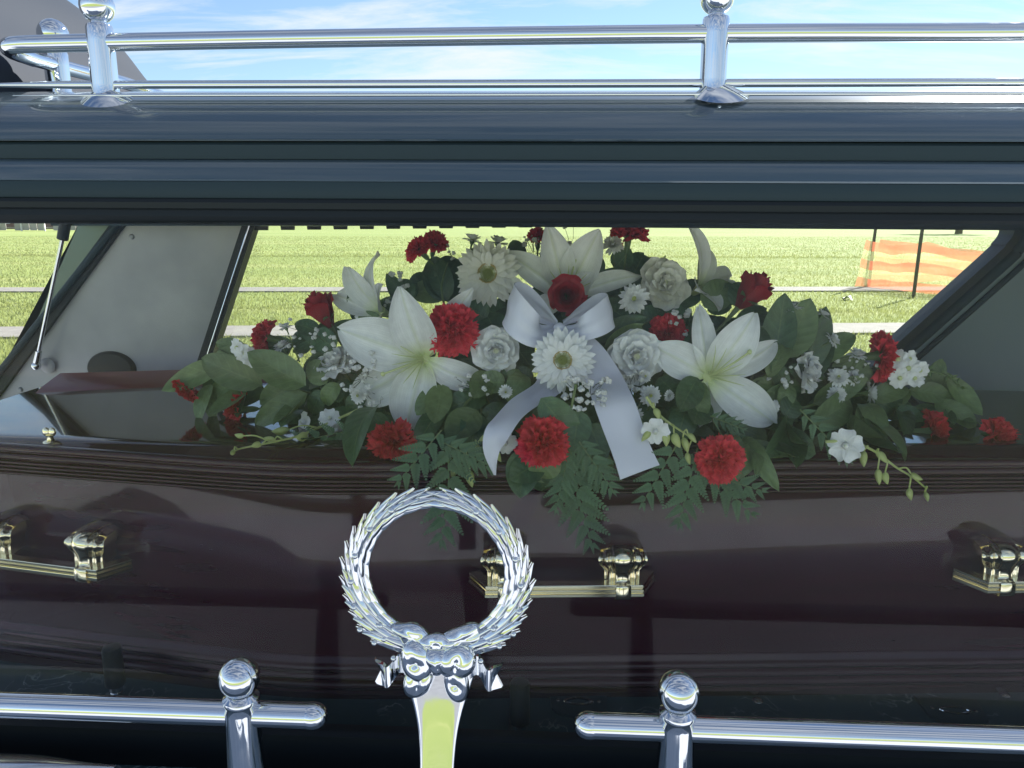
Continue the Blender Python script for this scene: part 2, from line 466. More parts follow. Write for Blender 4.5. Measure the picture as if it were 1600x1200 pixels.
M['blade'] = mat('grass_blade', (0.10, 0.135, 0.038), 0.6, trans=(0.5, (0.27, 0.305, 0.10)), var=((0.16, 0.175, 0.058), 0.9, 4, 0.35, 0.7, (0.3, 1, 1)))


# ------------------------------------------------------------------ mesh building
class MB:
    def __init__(self):
        self.v, self.f, self.uv = [], [], []

    def add(self, vs, fs, uvs=None):
        o = len(self.v)
        self.v += [tuple(x) for x in vs]
        self.f += [tuple(i + o for i in f) for f in fs]
        self.uv += list(uvs) if uvs else [(0.5, 0.5)] * len(vs)
        return self

    def join(self, other, mtx=None):
        vs = [mtx @ Vector(x) for x in other.v] if mtx else other.v
        return self.add(vs, other.f, other.uv)

    def grid(self, fn, nu, nv, wrap=False):
        vs, uvs, fs = [], [], []
        for i in range(nu + 1):
            for j in range(nv + (0 if wrap else 1)):
                vs.append(fn(i / nu, j / nv)); uvs.append((i / nu, j / nv))
        n = nv if wrap else nv + 1
        for i in range(nu):
            for j in range(nv):
                a, b = i * n + j, i * n + (j + 1) % n
                fs.append((a, b, b + n, a + n))
        return self.add(vs, fs, uvs)

    def tube(self, pts, rad, n=10, cap=True):
        pts = [Vector(p) for p in pts]
        if not hasattr(rad, '__len__'):
            rad = [rad] * len(pts)
        vs, fs, uvs = [], [], []
        up = None
        for i, p in enumerate(pts):
            d = (pts[min(i + 1, len(pts) - 1)] - pts[max(i - 1, 0)])
            d = d.normalized() if d.length > 1e-9 else Vector((0, 0, 1))
            if up is None:
                up = Vector((0, 0, 1)) if abs(d.z) < 0.9 else Vector((1, 0, 0))
            s = d.cross(up)
            s = s.normalized() if s.length > 1e-6 else d.orthogonal().normalized()
            up = s.cross(d).normalized()
            for k in range(n):
                a = 2 * PI * k / n
                vs.append(p + (s * math.cos(a) + up * math.sin(a)) * rad[i])
                uvs.append((i / max(1, len(pts) - 1), k / n))
        for i in range(len(pts) - 1):
            for k in range(n):
                a, b = i * n + k, i * n + (k + 1) % n
                fs.append((a, b, b + n, a + n))
        if cap:
            fs.append(tuple(range(n - 1, -1, -1)))
            fs.append(tuple(range((len(pts) - 1) * n, len(pts) * n)))
        return self.add(vs, fs, uvs)

    def lathe(self, prof, n=24, c=(0, 0, 0), axis=(0, 0, 1)):
        q = Vector((0, 0, 1)).rotation_difference(Vector(axis)).to_matrix()
        c = Vector(c)
        vs, fs, uvs = [], [], []
        for i, (r, z) in enumerate(prof):
            for k in range(n):
                a = 2 * PI * k / n
                vs.append(c + q @ Vector((r * math.cos(a), r * math.sin(a), z)))
                uvs.append((i / (len(prof) - 1), k / n))
        for i in range(len(prof) - 1):
            for k in range(n):
                a, b = i * n + k, i * n + (k + 1) % n
                fs.append((a, b, b + n, a + n))
        if prof[0][0] > 1e-6:
            fs.append(tuple(range(n - 1, -1, -1)))
        if prof[-1][0] > 1e-6:
            fs.append(tuple(range((len(prof) - 1) * n, len(prof) * n)))
        return self.add(vs, fs, uvs)

    def ball(self, c, r, n=12, sc=(1, 1, 1)):
        c = Vector(c)
        k = max(4, n // 2)
        return self.grid(lambda u, v: c + Vector((r * sc[0] * math.sin(PI * u) * math.cos(2 * PI * v), r * sc[1] * math.sin(PI * u) * math.sin(2 * PI * v), r * sc[2] * math.cos(PI * u))), k, n, True)

    def box(self, lo, hi):
        (a, b, c), (d, e, f) = lo, hi
        vs = [(a, b, c), (d, b, c), (d, e, c), (a, e, c), (a, b, f), (d, b, f), (d, e, f), (a, e, f)]
        return self.add(vs, [(0, 3, 2, 1), (4, 5, 6, 7), (0, 1, 5, 4), (1, 2, 6, 5), (2, 3, 7, 6), (3, 0, 4, 7)])

    def prism_y(self, poly, y0, y1):             # polygon in x,z extruded along y
        n = len(poly)
        vs = [(x, y0, z) for x, z in poly] + [(x, y1, z) for x, z in poly]
        fs = [tuple(range(n)), tuple(range(2 * n - 1, n - 1, -1))]
        fs += [(i, i + n, (i + 1) % n + n, (i + 1) % n) for i in range(n)]
        return self.add(vs, fs)

    def prism_x(self, poly, x0, x1, nx=1, dy=None):   # polygon in y,z extruded along x
        n = len(poly)
        vs, fs = [], []
        for i in range(nx + 1):
            x = x0 + (x1 - x0) * i / nx
            o = dy(x) if dy else 0
            vs += [(x, y, z + o) for y, z in poly]
        for i in range(nx):
            for k in range(n):
                a, b = i * n + k, i * n + (k + 1) % n
                fs.append((a, b, b + n, a + n))
        fs += [tuple(range(n - 1, -1, -1)), tuple(range(nx * n, nx * n + n))]
        return self.add(vs, fs)

    def prism_z(self, poly, z0, z1):
        n = len(poly)
        vs = [(x, y, z0) for x, y in poly] + [(x, y, z1) for x, y in poly]
        fs = [tuple(range(n - 1, -1, -1)), tuple(range(n, 2 * n))]
        fs += [(i, (i + 1) % n, (i + 1) % n + n, i + n) for i in range(n)]
        return self.add(vs, fs)

    def mesh(self, name, m, smooth=True, angle=40):
        me = bpy.data.meshes.new(name)
        me.from_pydata(self.v, [], self.f)
        l = me.uv_layers.new(name='UVMap')
        idx = np.empty(len(me.loops), dtype=np.int32)
        me.loops.foreach_get('vertex_index', idx)
        l.data.foreach_set('uv', np.array(self.uv, dtype=np.float32)[idx].ravel())
        if m:
            me.materials.append(m)
        if smooth:
            me.polygons.foreach_set('use_smooth', [True] * len(me.polygons))
            if angle is not None:
                me.set_sharp_from_angle(angle=R(angle))
        me.validate()
        me.update()
        return me


def link(name, me, parent=None, mtx=None, kind=None, label=None):
    o = bpy.data.objects.new(name, me)
    COL.objects.link(o)
    if parent is not None:
        o.parent = parent
    if mtx is not None:
        o.matrix_local = mtx
    if kind:
        o['kind'] = kind
    if label:
        o['label'] = label
    return o


def part(name, mb, m, parent, smooth=True, angle=40, kind=None, label=None, mtx=None):
    return link(name, mb.mesh(name, m, smooth, angle), parent, mtx, kind, label)


def thing(name, label, cat, mtx=None, group=None, kind=None):
    o = bpy.data.objects.new(name, None)
    o.empty_display_size = 0.02
    COL.objects.link(o)
    if mtx is not None:
        o.matrix_world = mtx
    o['label'] = label
    o['category'] = cat
    if group:
        o['group'] = group
    if kind:
        o['kind'] = kind
    return o


def tag(o, label, cat, group=None, kind=None):
    o['label'] = label
    o['category'] = cat
    if group:
        o['group'] = group
    if kind:
        o['kind'] = kind
    return o


def T(v):
    return Matrix.Translation(Vector(v))


def RX(a): return Matrix.Rotation(a, 4, 'X')
def RY(a): return Matrix.Rotation(a, 4, 'Y')
def RZ(a): return Matrix.Rotation(a, 4, 'Z')
def SC(s): return Matrix.Diagonal((s, s, s, 1)) if not hasattr(s, '__len__') else Matrix.Diagonal((*s, 1))


def facing(P, D, roll=0.0):
    """frame at P whose Z looks along D and whose Y is as upright as it can be"""
    z = Vector(D).normalized()
    up = Vector((0, 0, 1)) if abs(z.z) < 0.97 else Vector((0, 1, 0))
    x = up.cross(z).normalized()
    y = z.cross(x)
    m_ = Matrix((x, y, z)).transposed().to_4x4()
    return T(P) @ m_ @ RZ(roll)


def fd(a, b, c):                                # right, up, towards the street
    return Vector((a, -c, b))


def smooth_path(pts, n):
    pts = [Vector(p) for p in pts]
    out_ = []
    k = len(pts) - 1
    for i in range(n + 1):
        s = i / n * k
        j = min(int(s), k - 1)
        t_ = s - j
        p0, p1, p2, p3 = pts[max(j - 1, 0)], pts[j], pts[j + 1], pts[min(j + 2, k)]
        out_.append(0.5 * ((2 * p1) + (p2 - p0) * t_ + (2 * p0 - 5 * p1 + 4 * p2 - p3) * t_ ** 2 + (3 * p1 - p0 - 3 * p2 + p3) * t_ ** 3))
    return out_


# ================================================================== SETTING
g = MB().grid(lambda u, v: (-420 + 840 * u, -320 + 840 * v, 0), 60, 60)
tag(part('ground', g, M['field'], None, angle=None), 'wide mown green field in low sun', 'field', kind='structure')


def strip(name, a0, a1, wid, z, m, label):
    a0, a1 = Vector(a0), Vector(a1)
    d = (a1 - a0).normalized()
    n = Vector((-d.y, d.x, 0)) * wid / 2
    a, b = a0 - d * 40, a1 + d * 40
    mb = MB()
    k = 60
    vs, fs = [], []
    for i in range(k + 1):
        p = a.lerp(b, i / k)
        vs += [p - n + Vector((0, 0, z)), p + n + Vector((0, 0, z)), p - n + Vector((0, 0, -0.1)), p + n + Vector((0, 0, -0.1))]
    for i in range(k):
        o = 4 * i
        fs += [(o, o + 4, o + 5, o + 1), (o, o + 2, o + 6, o + 4), (o + 1, o + 5, o + 7, o + 3)]
    mb.add(vs, fs)
    o = part(name, mb, m, None, smooth=False)
    return tag(o, label, 'path', kind='structure')


PA = (atz(60, 521, 0), atz(1350, 515, 0))
PB = (atz(60, 454, 0), atz(1250, 453, 0))
strip('path', PA[0], PA[1], 1.0, 0.03, M['conc'], 'nearer pale concrete path crossing the field')
strip('path', PB[0], PB[1], 1.0, 0.03, M['conc'], 'farther thin concrete path crossing the field')
rd = MB().box((-60, -5.2, -0.2), (60, -2.75, 0.012))
tag(part('road', rd, M['road'], None, smooth=False), 'grey asphalt road on the street side of the hearse', 'road', kind='structure')
rd = MB().box((-60, -2.75, -0.2), (60, 2.7, 0.016))
tag(part('pavement', rd, M['apron'], None, smooth=False), 'concrete apron under the hearse, unseen and made pale to bounce light', 'pavement', kind='structure')

# grass blades in the strip one can see through the windows
rng = np.random.default_rng(3)


def grass(n, y0, y1, h, wd):
    yy = y0 + (y1 - y0) * rng.random(n) ** 1.3
    xx = (rng.random(n) * 2 - 1) * (yy * 0.78 + 1.0) - 0.05 * yy
    keep = np.ones(n, bool)
    for a0, a1 in (PA, PB):
        yl = a0.y + (xx - a0.x) * (a1.y - a0.y) / (a1.x - a0.x)
        keep &= np.abs(yy - yl) > 0.5 + 0.06 * (rng.random(n) - 0.3)
    xx, yy = xx[keep], yy[keep]
    n = len(xx)
    a = rng.random(n) * 2 * PI
    hh = h * (0.5 + rng.random(n))
    lean = rng.normal(0, 0.45, (n, 2)) * hh[:, None]
    ww = wd * (0.6 + 0.8 * rng.random(n))
    v = np.zeros((n, 3, 3))
    v[:, 0, 0] = xx - np.cos(a) * ww; v[:, 0, 1] = yy - np.sin(a) * ww
    v[:, 1, 0] = xx + np.cos(a) * ww; v[:, 1, 1] = yy + np.sin(a) * ww
    v[:, 2, 0] = xx + lean[:, 0]; v[:, 2, 1] = yy + lean[:, 1]; v[:, 2, 2] = hh
    v[:, :2, 2] = -0.01
    return v.reshape(-1, 3)


gv = np.concatenate([grass(150000, 5.5, 13, 0.055, 0.006), grass(170000, 13, 34, 0.045, 0.0085), grass(90000, 32, 75, 0.05, 0.018)])
me = bpy.data.meshes.new('grass')
nf_ = len(gv) // 3
me.vertices.add(len(gv)); me.loops.add(len(gv)); me.polygons.add(nf_)
me.vertices.foreach_set('co', gv.ravel().astype(np.float32))
me.loops.foreach_set('vertex_index', np.arange(len(gv), dtype=np.int32))
me.polygons.foreach_set('loop_start', np.arange(0, len(gv), 3, dtype=np.int32))
me.update()
me.materials.append(M['blade'])
tag(link('grass', me), 'short sunlit grass blades of the field', 'grass', kind='stuff')

# far left: low fence and a brick house behind the field
fa, fb = atz(-260, 361, 0), atz(330, 361, 0)
fence = thing('boundary_fence', 'weathered pale picket fence along the far edge of the field', 'fence')
dvec = (fb - fa); flen = dvec.length; dn = dvec.normalized(); nn = Vector((-dn.y, dn.x, 0))
pk = MB().box((-0.5, -0.03, 0.1), (0.5, 0.03, 1.45)).mesh('slat', M['fence'], False)
ps = MB().box((-0.09, -0.09, 0), (0.09, 0.09, 1.75)).mesh('fence_post', M['paper'], False)
ang = math.atan2(dn.y, dn.x)
k = int(flen / 1.12)
for i in range(k):
    P = fa + dn * (i * 1.12)
    if i % 5 == 3:
        continue
    link('slat', pk, fence, T(P + Vector((0, 0, 0.02 * math.sin(i * 2.3)))) @ RZ(ang))
    if i % 3 == 0:
        link('fence_post', ps, fence, T(P + dn * 0.56 - nn * 0.15) @ RZ(ang))
part('rail', MB().tube([fa + Vector((0, 0, 0.5)) + nn * 0.1, fb + Vector((0, 0, 0.5)) + nn * 0.1], 0.05, 6), M['fence'], fence)
hp = atz(55, 358, 0)
house = thing('brick_house', 'brown brick house beyond the fence at the field edge', 'house', T(hp + nn * 5) @ RZ(ang))
part('wall', MB().box((-16, 0, 0), (13, 9, 3.0)), M['brick'], house, False)
part('roof', MB().prism_x([(-0.7, 2.9), (9.7, 2.9), (4.5, 5.6)], -16.6, 13.6), M['roof'], house, False)
wf = MB().box((-1.0, -0.09, 0.9), (1.0, -0.003, 2.3)).mesh('window', M['paper'], False)
wp = MB().box((-0.88, -0.12, 1.0), (0.88, -0.093, 2.2)).mesh('pane', M['pane'], False)
for x in (-13, -8.5, -4, 1.5, 6, 10.5):
    ww_ = link('window', wf, house, T((x, 0, 0)))
    link('pane', wp, ww_)

# a tree whose shade falls on the grass at the far right
tp = atz(1600, 366, 0)
tree = thing('field_tree', 'tall spreading green tree at the far end of the field', 'tree', T((46, 92, 0)))
part('trunk', MB().tube([(0, 0, -0.2), (0.1, 0, 1.6), (-0.1, 0.2, 4.0), (0.2, 0, 6.2)], [0.42, 0.33, 0.26, 0.1], 10), M['bark'], tree)
tv, tf = [], []
for i in range(2600):
    u = Vector((random.gauss(0, 1), random.gauss(0, 1), random.gauss(0, 0.7)))
    u = u.normalized() * (random.random() ** 0.45)
    c = Vector((u.x * 4.6, u.y * 4.6, 5.6 + u.z * 2.9)) + Vector((math.sin(u.x * 7), math.cos(u.y * 6), math.sin(u.z * 8))) * 0.5
    a = Vector((random.gauss(0, 1), random.gauss(0, 1), random.gauss(0, 1))).normalized() * 0.28
    b_ = a.orthogonal().normalized() * 0.2
    o = len(tv)
    tv += [c - a, c + b_, c + a, c - b_]
    tf.append((o, o + 1, o + 2, o + 3))
part('crown', MB().add(tv, tf), M['treeleaf'], tree, False, kind='stuff')

# striped barrier netting on two star pickets
net = thing('barrier_netting', 'orange and yellow striped barrier netting strung on two dark posts', 'netting')
b0, b1, b2 = atz(1335, 449, 0), atz(1432, 458, 0), atz(1640, 478, 0)
b0.z = b1.z = b2.z = 0
b3 = atz(1362, 447, 0)
b4 = atz(1760, 430, 0)


def netband(k0, k1, runs, lift, sag):
    def fn(u, v):
        s = u * (len(runs) - 1)
        j = min(int(s), len(runs) - 2)
        tt = s - j
        p = runs[j].lerp(runs[j + 1], tt)
        top = lift[j] * (1 - tt) + lift[j + 1] * tt - sag * math.sin(PI * tt) * (1 if j else 0.7)
        h = k0 + (k1 - k0) * v
        wob = 0.05 * math.sin(9 * u + 3 * h) + 0.04 * math.sin(23 * u + 7 * h)
        return (p.x + wob * 0.6 + 0.16 * h * (1 - u), p.y + wob, 0.02 + top * h + 0.012 * math.sin(31 * u + 4 * h))
    return MB().grid(fn, 48, 4)


for k in range(5):
    part('net_band', netband(k / 5, (k + 1) / 5, [b0, b1, b2], [1.06, 1.04, 0.92], 0.14), M['net_orange'] if k % 2 == 0 else M['net_yellow'], net)
for k in range(5):
    part('net_band', netband(k / 5, (k + 1) / 5, [b3 + Vector((0.05, 0.3, 0)), b4 + Vector((0, 0.3, 0))], [1.06, 0.62], 0.26), M['net_orange'] if k % 2 == 0 else M['net_yellow'], net)
for p in (atz(1427, 465, 0), atz(1357, 449, 0)):
    part('post', MB().tube([p - Vector((0, 0, 0.1)), p + Vector((0.02, 0, 1.0)), p + Vector((0.06, 0.02, 1.85))], [0.034, 0.034, 0.03], 6), M['post'], net, False)
pp = atz(1318, 470, 0)
sc_ = MB().grid(lambda u, v: (pp.x + 0.18 * u, pp.y + 0.2 * v, 0.05 + 0.05 * math.sin(5 * u) * math.cos(4 * v)), 4, 4)
tag(part('paper_scrap', sc_, M['paper'], None), 'small crumpled white paper scrap on the grass before the netting', 'litter')

# ================================================================== HEARSE
hearse = thing('hearse', 'black hearse seen side on with its big window and raised tailgate', 'hearse', T((0, 0, 0)))
X0, X1 = -0.79, 1.75


def crown(x):                                    # the roof line falls a little towards the front
    return -0.0064 * (x + 0.05)


CANT = [('rubber', 'window_seal', [(0.940, 1.4925), (0.936, 1.495), (0.932, 1.503), (0.934, 1.510), (0.931, 1.512), (0.931, 1.519), (0.936, 1.5235), (0.96, 1.5235), (0.96, 1.4925)]),
        ('blacktrim', 'window_header', [(0.938, 1.524), (0.937, 1.5265), (0.9365, 1.5345), (0.9385, 1.541), (0.9395, 1.5438), (0.97, 1.5435), (0.97, 1.524)]),
        ('paint', 'door_top', [(0.9405, 1.5442), (0.9395, 1.5465), (0.942, 1.551), (0.9465, 1.559), (0.952, 1.5665), (0.9572, 1.5705), (0.98, 1.5705), (0.98, 1.5442)]),
        ('blacktrim', 'rain_gutter', [(0.9590, 1.5712), (0.9585, 1.5755), (0.9578, 1.5880), (0.962, 1.5918), (0.985, 1.5915), (0.985, 1.5712)]),
        ('paint', 'roof_skin', [(0.957, 1.5925), (0.9555, 1.5945), (0.958, 1.600), (0.967, 1.611), (0.980, 1.624), (0.997, 1.637), (1.012, 1.6465), (1.032, 1.656), (1.07, 1.667), (1.15, 1.680), (1.30, 1.687), (1.45, 1.680), (1.58, 1.655), (1.64, 1.61), (1.64, 1.592), (1.3, 1.60)])]
for mk, nm, poly in CANT:
    part(nm, MB().prism_x(poly, X0, X1, 36, crown), M[mk], hearse, angle=32)
part('door_inner', MB().box((-0.84, 0.972, 1.503), (X1, 0.99, 1.60)), M['rubber'], hearse, False)
# chrome mouldings along the roof edge
for (y, z, r, xa) in ((1.028, 1.6690, 0.0052, -0.786), (1.012, 1.6535, 0.0022, -0.70)):
    pts = [(x, y + (0.03 * max(0, (-0.52 - x)) if r > 0.006 else 0), z + crown(x)) for x in np.linspace(xa, X1, 48)]
    part('roof_moulding', MB().tube(pts, [r * min(1, 0.25 + i * 0.25) for i in range(len(pts))], 14), M['chrome'], hearse, angle=None)

# roof rail: near tube, corner, cross tube, posts with ball tops
rail = part('roof_rail', MB().tube(smooth_path([(1.7, 1.03, 1.716), (1.2, 1.03, 1.7225), (0.6, 1.03, 1.7225), (0.19, 1.03, 1.7255), (-0.3, 1.03, 1.7255), (-0.66, 1.03, 1.7235)], 40), 0.0110, 20), M['chrome'], hearse, angle=60)
part('corner_bend', MB().tube(smooth_path([(-0.655, 1.03, 1.7235), (-0.690, 1.03, 1.7230), (-0.714, 1.036, 1.7222), (-0.724, 1.060, 1.7205), (-0.726, 1.10, 1.7195)], 16), 0.0108, 18), M['chrome'], rail, angle=60)
part('cross_rail', MB().tube(smooth_path([(-0.726, 1.10, 1.7195), (-0.727, 1.2, 1.722), (-0.728, 1.35, 1.727), (-0.728, 1.52, 1.722), (-0.726, 1.60, 1.712)], 16), 0.0104, 18), M['chrome'], rail, angle=60)
part('far_rail', MB().tube([(-0.70, 1.60, 1.712), (0.4, 1.60, 1.716), (1.7, 1.60, 1.712)], 0.0122, 14), M['chrome'], rail, angle=60)


def roof_post(x, y, zr, zb, tip, r=0.0165, ball=0.0205):
    ax = Vector((0, 0, 1))
    h = zr - zb
    pr = [(r * 1.18, -h - 0.004), (r * 1.10, -h), (r * 1.0, -h + 0.01), (r, -h + 0.02), (r, 0.0), (r, 0.016), (r * 0.93, 0.0195), (r * 0.62, 0.0215), (r * 0.60, 0.0235)]
    p = part('rail_post', MB().lathe(pr, 28, (x, y, zr)), M['chrome'], rail)
    return p


for (x, y, tip, zr) in ((-0.586, 1.03, -1, 1.7250), (0.1955, 1.03, 1, 1.7245), (-0.727, 1.155, -1, 1.7205), (0.95, 1.03, 1, 1.722)):
    roof_post(x, y, zr, 1.652 if y < 1.1 else 1.676, tip)
    part('ball_finial', MB().ball((x, y, zr + 0.0425), 0.0212, 28), M['chrome'], rail, angle=None)
    if y < 1.1:                                  # sloping pad under the post, lying on the roof skin
        pad = MB().grid(lambda u, v: (x + (0.006 + 0.028 * u) * math.cos(2 * PI * v) * 1.0 + 0.008 * u, y - 0.010 + 0.018 * u * math.sin(2 * PI * v) - 0.006 * u, 1.6665 - 0.012 * u - 0.004 * u * u + 0.62 * 0.018 * u * math.sin(2 * PI * v)), 5, 24, True)
        part('post_foot', pad, M['chrome'], rail)

# roof lining and rear wall of the roof
part('headliner', MB().box((X0 + 0.02, 0.99, 1.545), (X1, 1.60, 1.575)), M['headliner'], hearse, False)
# far side: header, panels, window frame
YF = 1.66


def xz(px, py, Y=YF):
    p = at(px, py, Y)
    return (p.x, p.z)


part('far_header', MB().box((-1.06, 1.60, 1.489), (X1, 1.70, 1.60)), M['blacktrim'], hearse, False)
for i in range(11):                              # scalloped edge of the valance at the top of the far window
    xa = xz(414 + i * 41.0, 360)[0]
    part('valance_tab', MB().prism_y([(xa - 0.019, 1.4885), (xa + 0.011, 1.4885), (xa + 0.010, 1.4795 + 0.0006 * i), (xa - 0.018, 1.4795 + 0.0006 * i)], YF - 0.012, YF - 0.006), M['rubber'], hearse, False)
# left (rear) far quarter panel
lp = [xz(200, 350), xz(392, 352), xz(312, 600), xz(285, 680), xz(-120, 680), xz(-60, 660)]
part('quarter_panel', MB().prism_y(lp[::-1], YF, YF + 0.04), M['greytrim'], hearse, False, label='grey satin inner quarter panel by the tailgate')
part('pillar_trim', MB().prism_y([xz(200, 348), xz(178, 348), xz(-30, 628), xz(-130, 760), xz(-110, 760), xz(0, 622)], YF - 0.012, YF + 0.03), M['rubber'], hearse, False)
tr = [xz(189, 350), xz(100, 462), xz(0, 588), xz(-100, 705)]
part('rear_seal', MB().tube([(x, YF - 0.016, z) for x, z in tr], 0.0075, 10), M['blacktrim'], hearse)
part('rear_pillar', MB().prism_y([xz(186, 348, 1.70), xz(124, 348, 1.70), xz(70, 460, 1.70), xz(12, 605, 1.70), xz(-60, 760, 1.70), xz(-95, 760, 1.70), xz(-30, 640, 1.70)][::-1], 1.70, 1.76), M['paint'], hearse, False)
cov = MB().lathe([(0.0, 0.012), (0.030, 0.012), (0.041, 0.0105), (0.0445, 0.006), (0.047, 0.0)], 40)
c = at(175, 576, YF)
part('oval_cover', cov, M['rubber'], hearse, mtx=T(c) @ RX(PI / 2) @ SC((1.22, 0.86, 1)), label='black oval cover on the grey quarter panel')
for px, py in ((206, 370), (32, 609)):
    part('screw', MB().lathe([(0, 0.004), (0.004, 0.0035), (0.0062, 0.001), (0.0065, 0)], 14), M['greytrim'], hearse, mtx=T(at(px, py, YF)) @ RX(PI / 2))
# window frame at the left of the far window
fr_ = [xz(404, 350), xz(384, 350), xz(300, 605), xz(320, 605)]
part('window_frame', MB().prism_y(fr_, YF - 0.02, YF + 0.012), M['rubber'], hearse, False)
part('window_bead', MB().tube([(*(lambda q: (q[0], YF - 0.024, q[1]))(xz(397, 350)),), (*(lambda q: (q[0], YF - 0.024, q[1]))(xz(316, 600)),)], 0.0022, 8), M['silver'], hearse)
# right (front) far quarter panel with a rounded window corner
edge = [xz(1588, 345), xz(1584, 368), xz(1572, 384), xz(1555, 402), xz(1400, 541), xz(1310, 622), xz(1230, 700)]
edge = [(p.x, p.y) for p in smooth_path([Vector((a, b, 0)) for a, b in edge], 30)]
inner = [(x + 0.034, z - 0.014) for x, z in edge]
part('front_quarter_panel', MB().prism_y(inner + [(inner[-1][0], 1.0), (X1, 1.0), (X1, 1.50), (inner[0][0], 1.50)], YF + 0.004, YF + 0.05), mat('dark_grey_panel', (0.19, 0.24, 0.28), 0.5, bump=(500, 0.1, 0.0006)), hearse, False, label='dark grey inner panel at the front of the load bay')


def ribbon_frame(off0, off1, y0, y1):
    a = [(x + off0, z - off0 * 0.6) for x, z in edge]
    b = [(x + off1, z - off1 * 0.6) for x, z in edge]
    return MB().prism_y(a + b[::-1], y0, y1)


part('window_frame', ribbon_frame(-0.004, 0.010, YF - 0.006, YF + 0.05), M['rubber'], hearse, False)
part('window_bead', MB().tube([(x + 0.022, YF + 0.000, z - 0.012) for x, z in edge], 0.0115, 12), M['blacktrim'], hearse)
part('window_bead', MB().tube([(x + 0.047, YF + 0.000, z - 0.026) for x, z in edge], 0.0062, 10), M['blacktrim'], hearse)
part('far_window', MB().box((xz(390, 360)[0] - 0.16, YF + 0.020, 1.02), (xz(1590, 360)[0] + 0.02, YF + 0.0205, 1.50)), M['glass'], hearse, False)
# bulkhead, deck, lower walls
part('bulkhead', MB().box((1.55, 0.86, 0.75), (1.60, 1.68, 1.60)), M['headliner'], hearse, False)
part('far_lower_wall', MB().box((-1.25, 1.68, 0.35), (X1, 1.76, 1.03)), M['paint'], hearse, False)
part('deck', MB().box((-1.30, 0.835, 0.76), (1.55, 1.68, 0.80)), M['marble'], hearse, False, label='dark green marbled deck with pale veins')
part('sill', MB().prism_x([(0.60, 0.30), (0.60, 0.78), (0.63, 0.825), (0.70, 0.842), (0.785, 0.846), (0.80, 0.842), (0.83, 0.79), (0.83, 0.30)], -1.40, X1), M['paint'], hearse)
part('glass_channel', MB().prism_x([(0.856, 0.795), (0.856, 0.853), (0.882, 0.853), (0.882, 0.795)], -1.2, X1), M['rubber'], hearse, False)
part('underbody', MB().box((-1.30, 0.70, 0.22), (X1, 1.70, 0.36)), M['rubber'], hearse, False)
part('sill_plate', MB().grid(lambda u, v: (-1.0 + 0.50 * u, 0.765 - 0.07 * v * (1 - max(0, u - 0.8) * 3), 0.884 + 0.014 * math.sin(PI * v) - 0.02 * max(0, u - 0.8) ** 1.2 * 5), 20, 8), M['silver'], hearse)
# near glass leaning in at the top
gp = [(0.868, 0.852), (0.9335, 1.4975), (0.9339, 1.4975), (0.8684, 0.852)]
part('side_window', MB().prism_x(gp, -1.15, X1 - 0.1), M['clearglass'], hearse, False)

# tailgate raised above the roof at the rear
tgp = [(-0.752, 1.635), (-0.758, 1.675), (-0.775, 1.715), (-0.800, 1.757), (-0.831, 1.797), (-0.862, 1.840), (-0.895, 1.878), (-0.943, 1.918), (-0.997, 1.953), (-1.08, 1.993), (-1.20, 2.035), (-1.38, 2.075)]
tgp = [(p.x, p.y) for p in smooth_path([Vector((a, b, 0)) for a, b in tgp], 28)]


def tg(u, v):
    s = u * (len(tgp) - 1)
    j = min(int(s), len(tgp) - 2)
    x = tgp[j][0] + (tgp[j + 1][0] - tgp[j][0]) * (s - j)
    z = tgp[j][1] + (tgp[j + 1][1] - tgp[j][1]) * (s - j)
    vv = 2 * v - 1
    rnd = 0.055 * max(0, vv) ** 5
    return (x - rnd * 0.7, 1.373 + 0.332 * vv, z - rnd * 0.7)


tgm = MB().grid(tg, 28, 24)
tgm.grid(lambda u, v: Vector(tg(u, 1 - v)) + Vector((-0.04, 0, -0.035)), 28, 24)
for vv in (0, 1):
    tgm.grid(lambda u, v: Vector(tg(u, vv)) + Vector((-0.04, 0, -0.035)) * v, 28, 1)
tgm.grid(lambda u, v: Vector(tg(0, u)) + Vector((-0.04, 0, -0.035)) * v, 24, 1)
tgm.grid(lambda u, v: Vector(tg(1, u)) + Vector((-0.04, 0, -0.035)) * v, 24, 1)
part('tailgate', tgm, mat('tailgate_paint', (0.034, 0.041, 0.054), 0.6, 0, 0.0, 0.03, bump=(400, 0.02, 0.0004)), hearse, label='dark grey tailgate raised above the roof')
# gas strut of the tailgate
sa, sb, sc2 = at(57, 566, 1.63), at(98, 372, 1.60), at(110, 300, 1.585)
st = part('gas_strut', MB().tube([sa, sb], 0.0042, 12), M['silver'], hearse)
part('strut_sleeve', MB().tube([sb - (sb - sa).normalized() * 0.002, sc2], 0.0115, 14), M['rubber'], st)
part('strut_socket', MB().tube([sa + (sa - sb).normalized() * 0.006, sa + (sb - sa).normalized() * 0.028], [0.0078, 0.0068], 12), M['chrome'], st)
part('ball_joint', MB().ball(sa + Vector((-0.002, 0, -0.008)), 0.0105, 14), M['chrome'], st, angle=None)
part('joint_plate', MB().lathe([(0, 0.003), (0.014, 0.003), (0.018, 0)], 20), M['greytrim'], st, mtx=T(sa + Vector((0.009, 0.022, -0.012))) @ RX(PI / 2))

# lower rails with ball posts, outside the glass
YR = 0.722


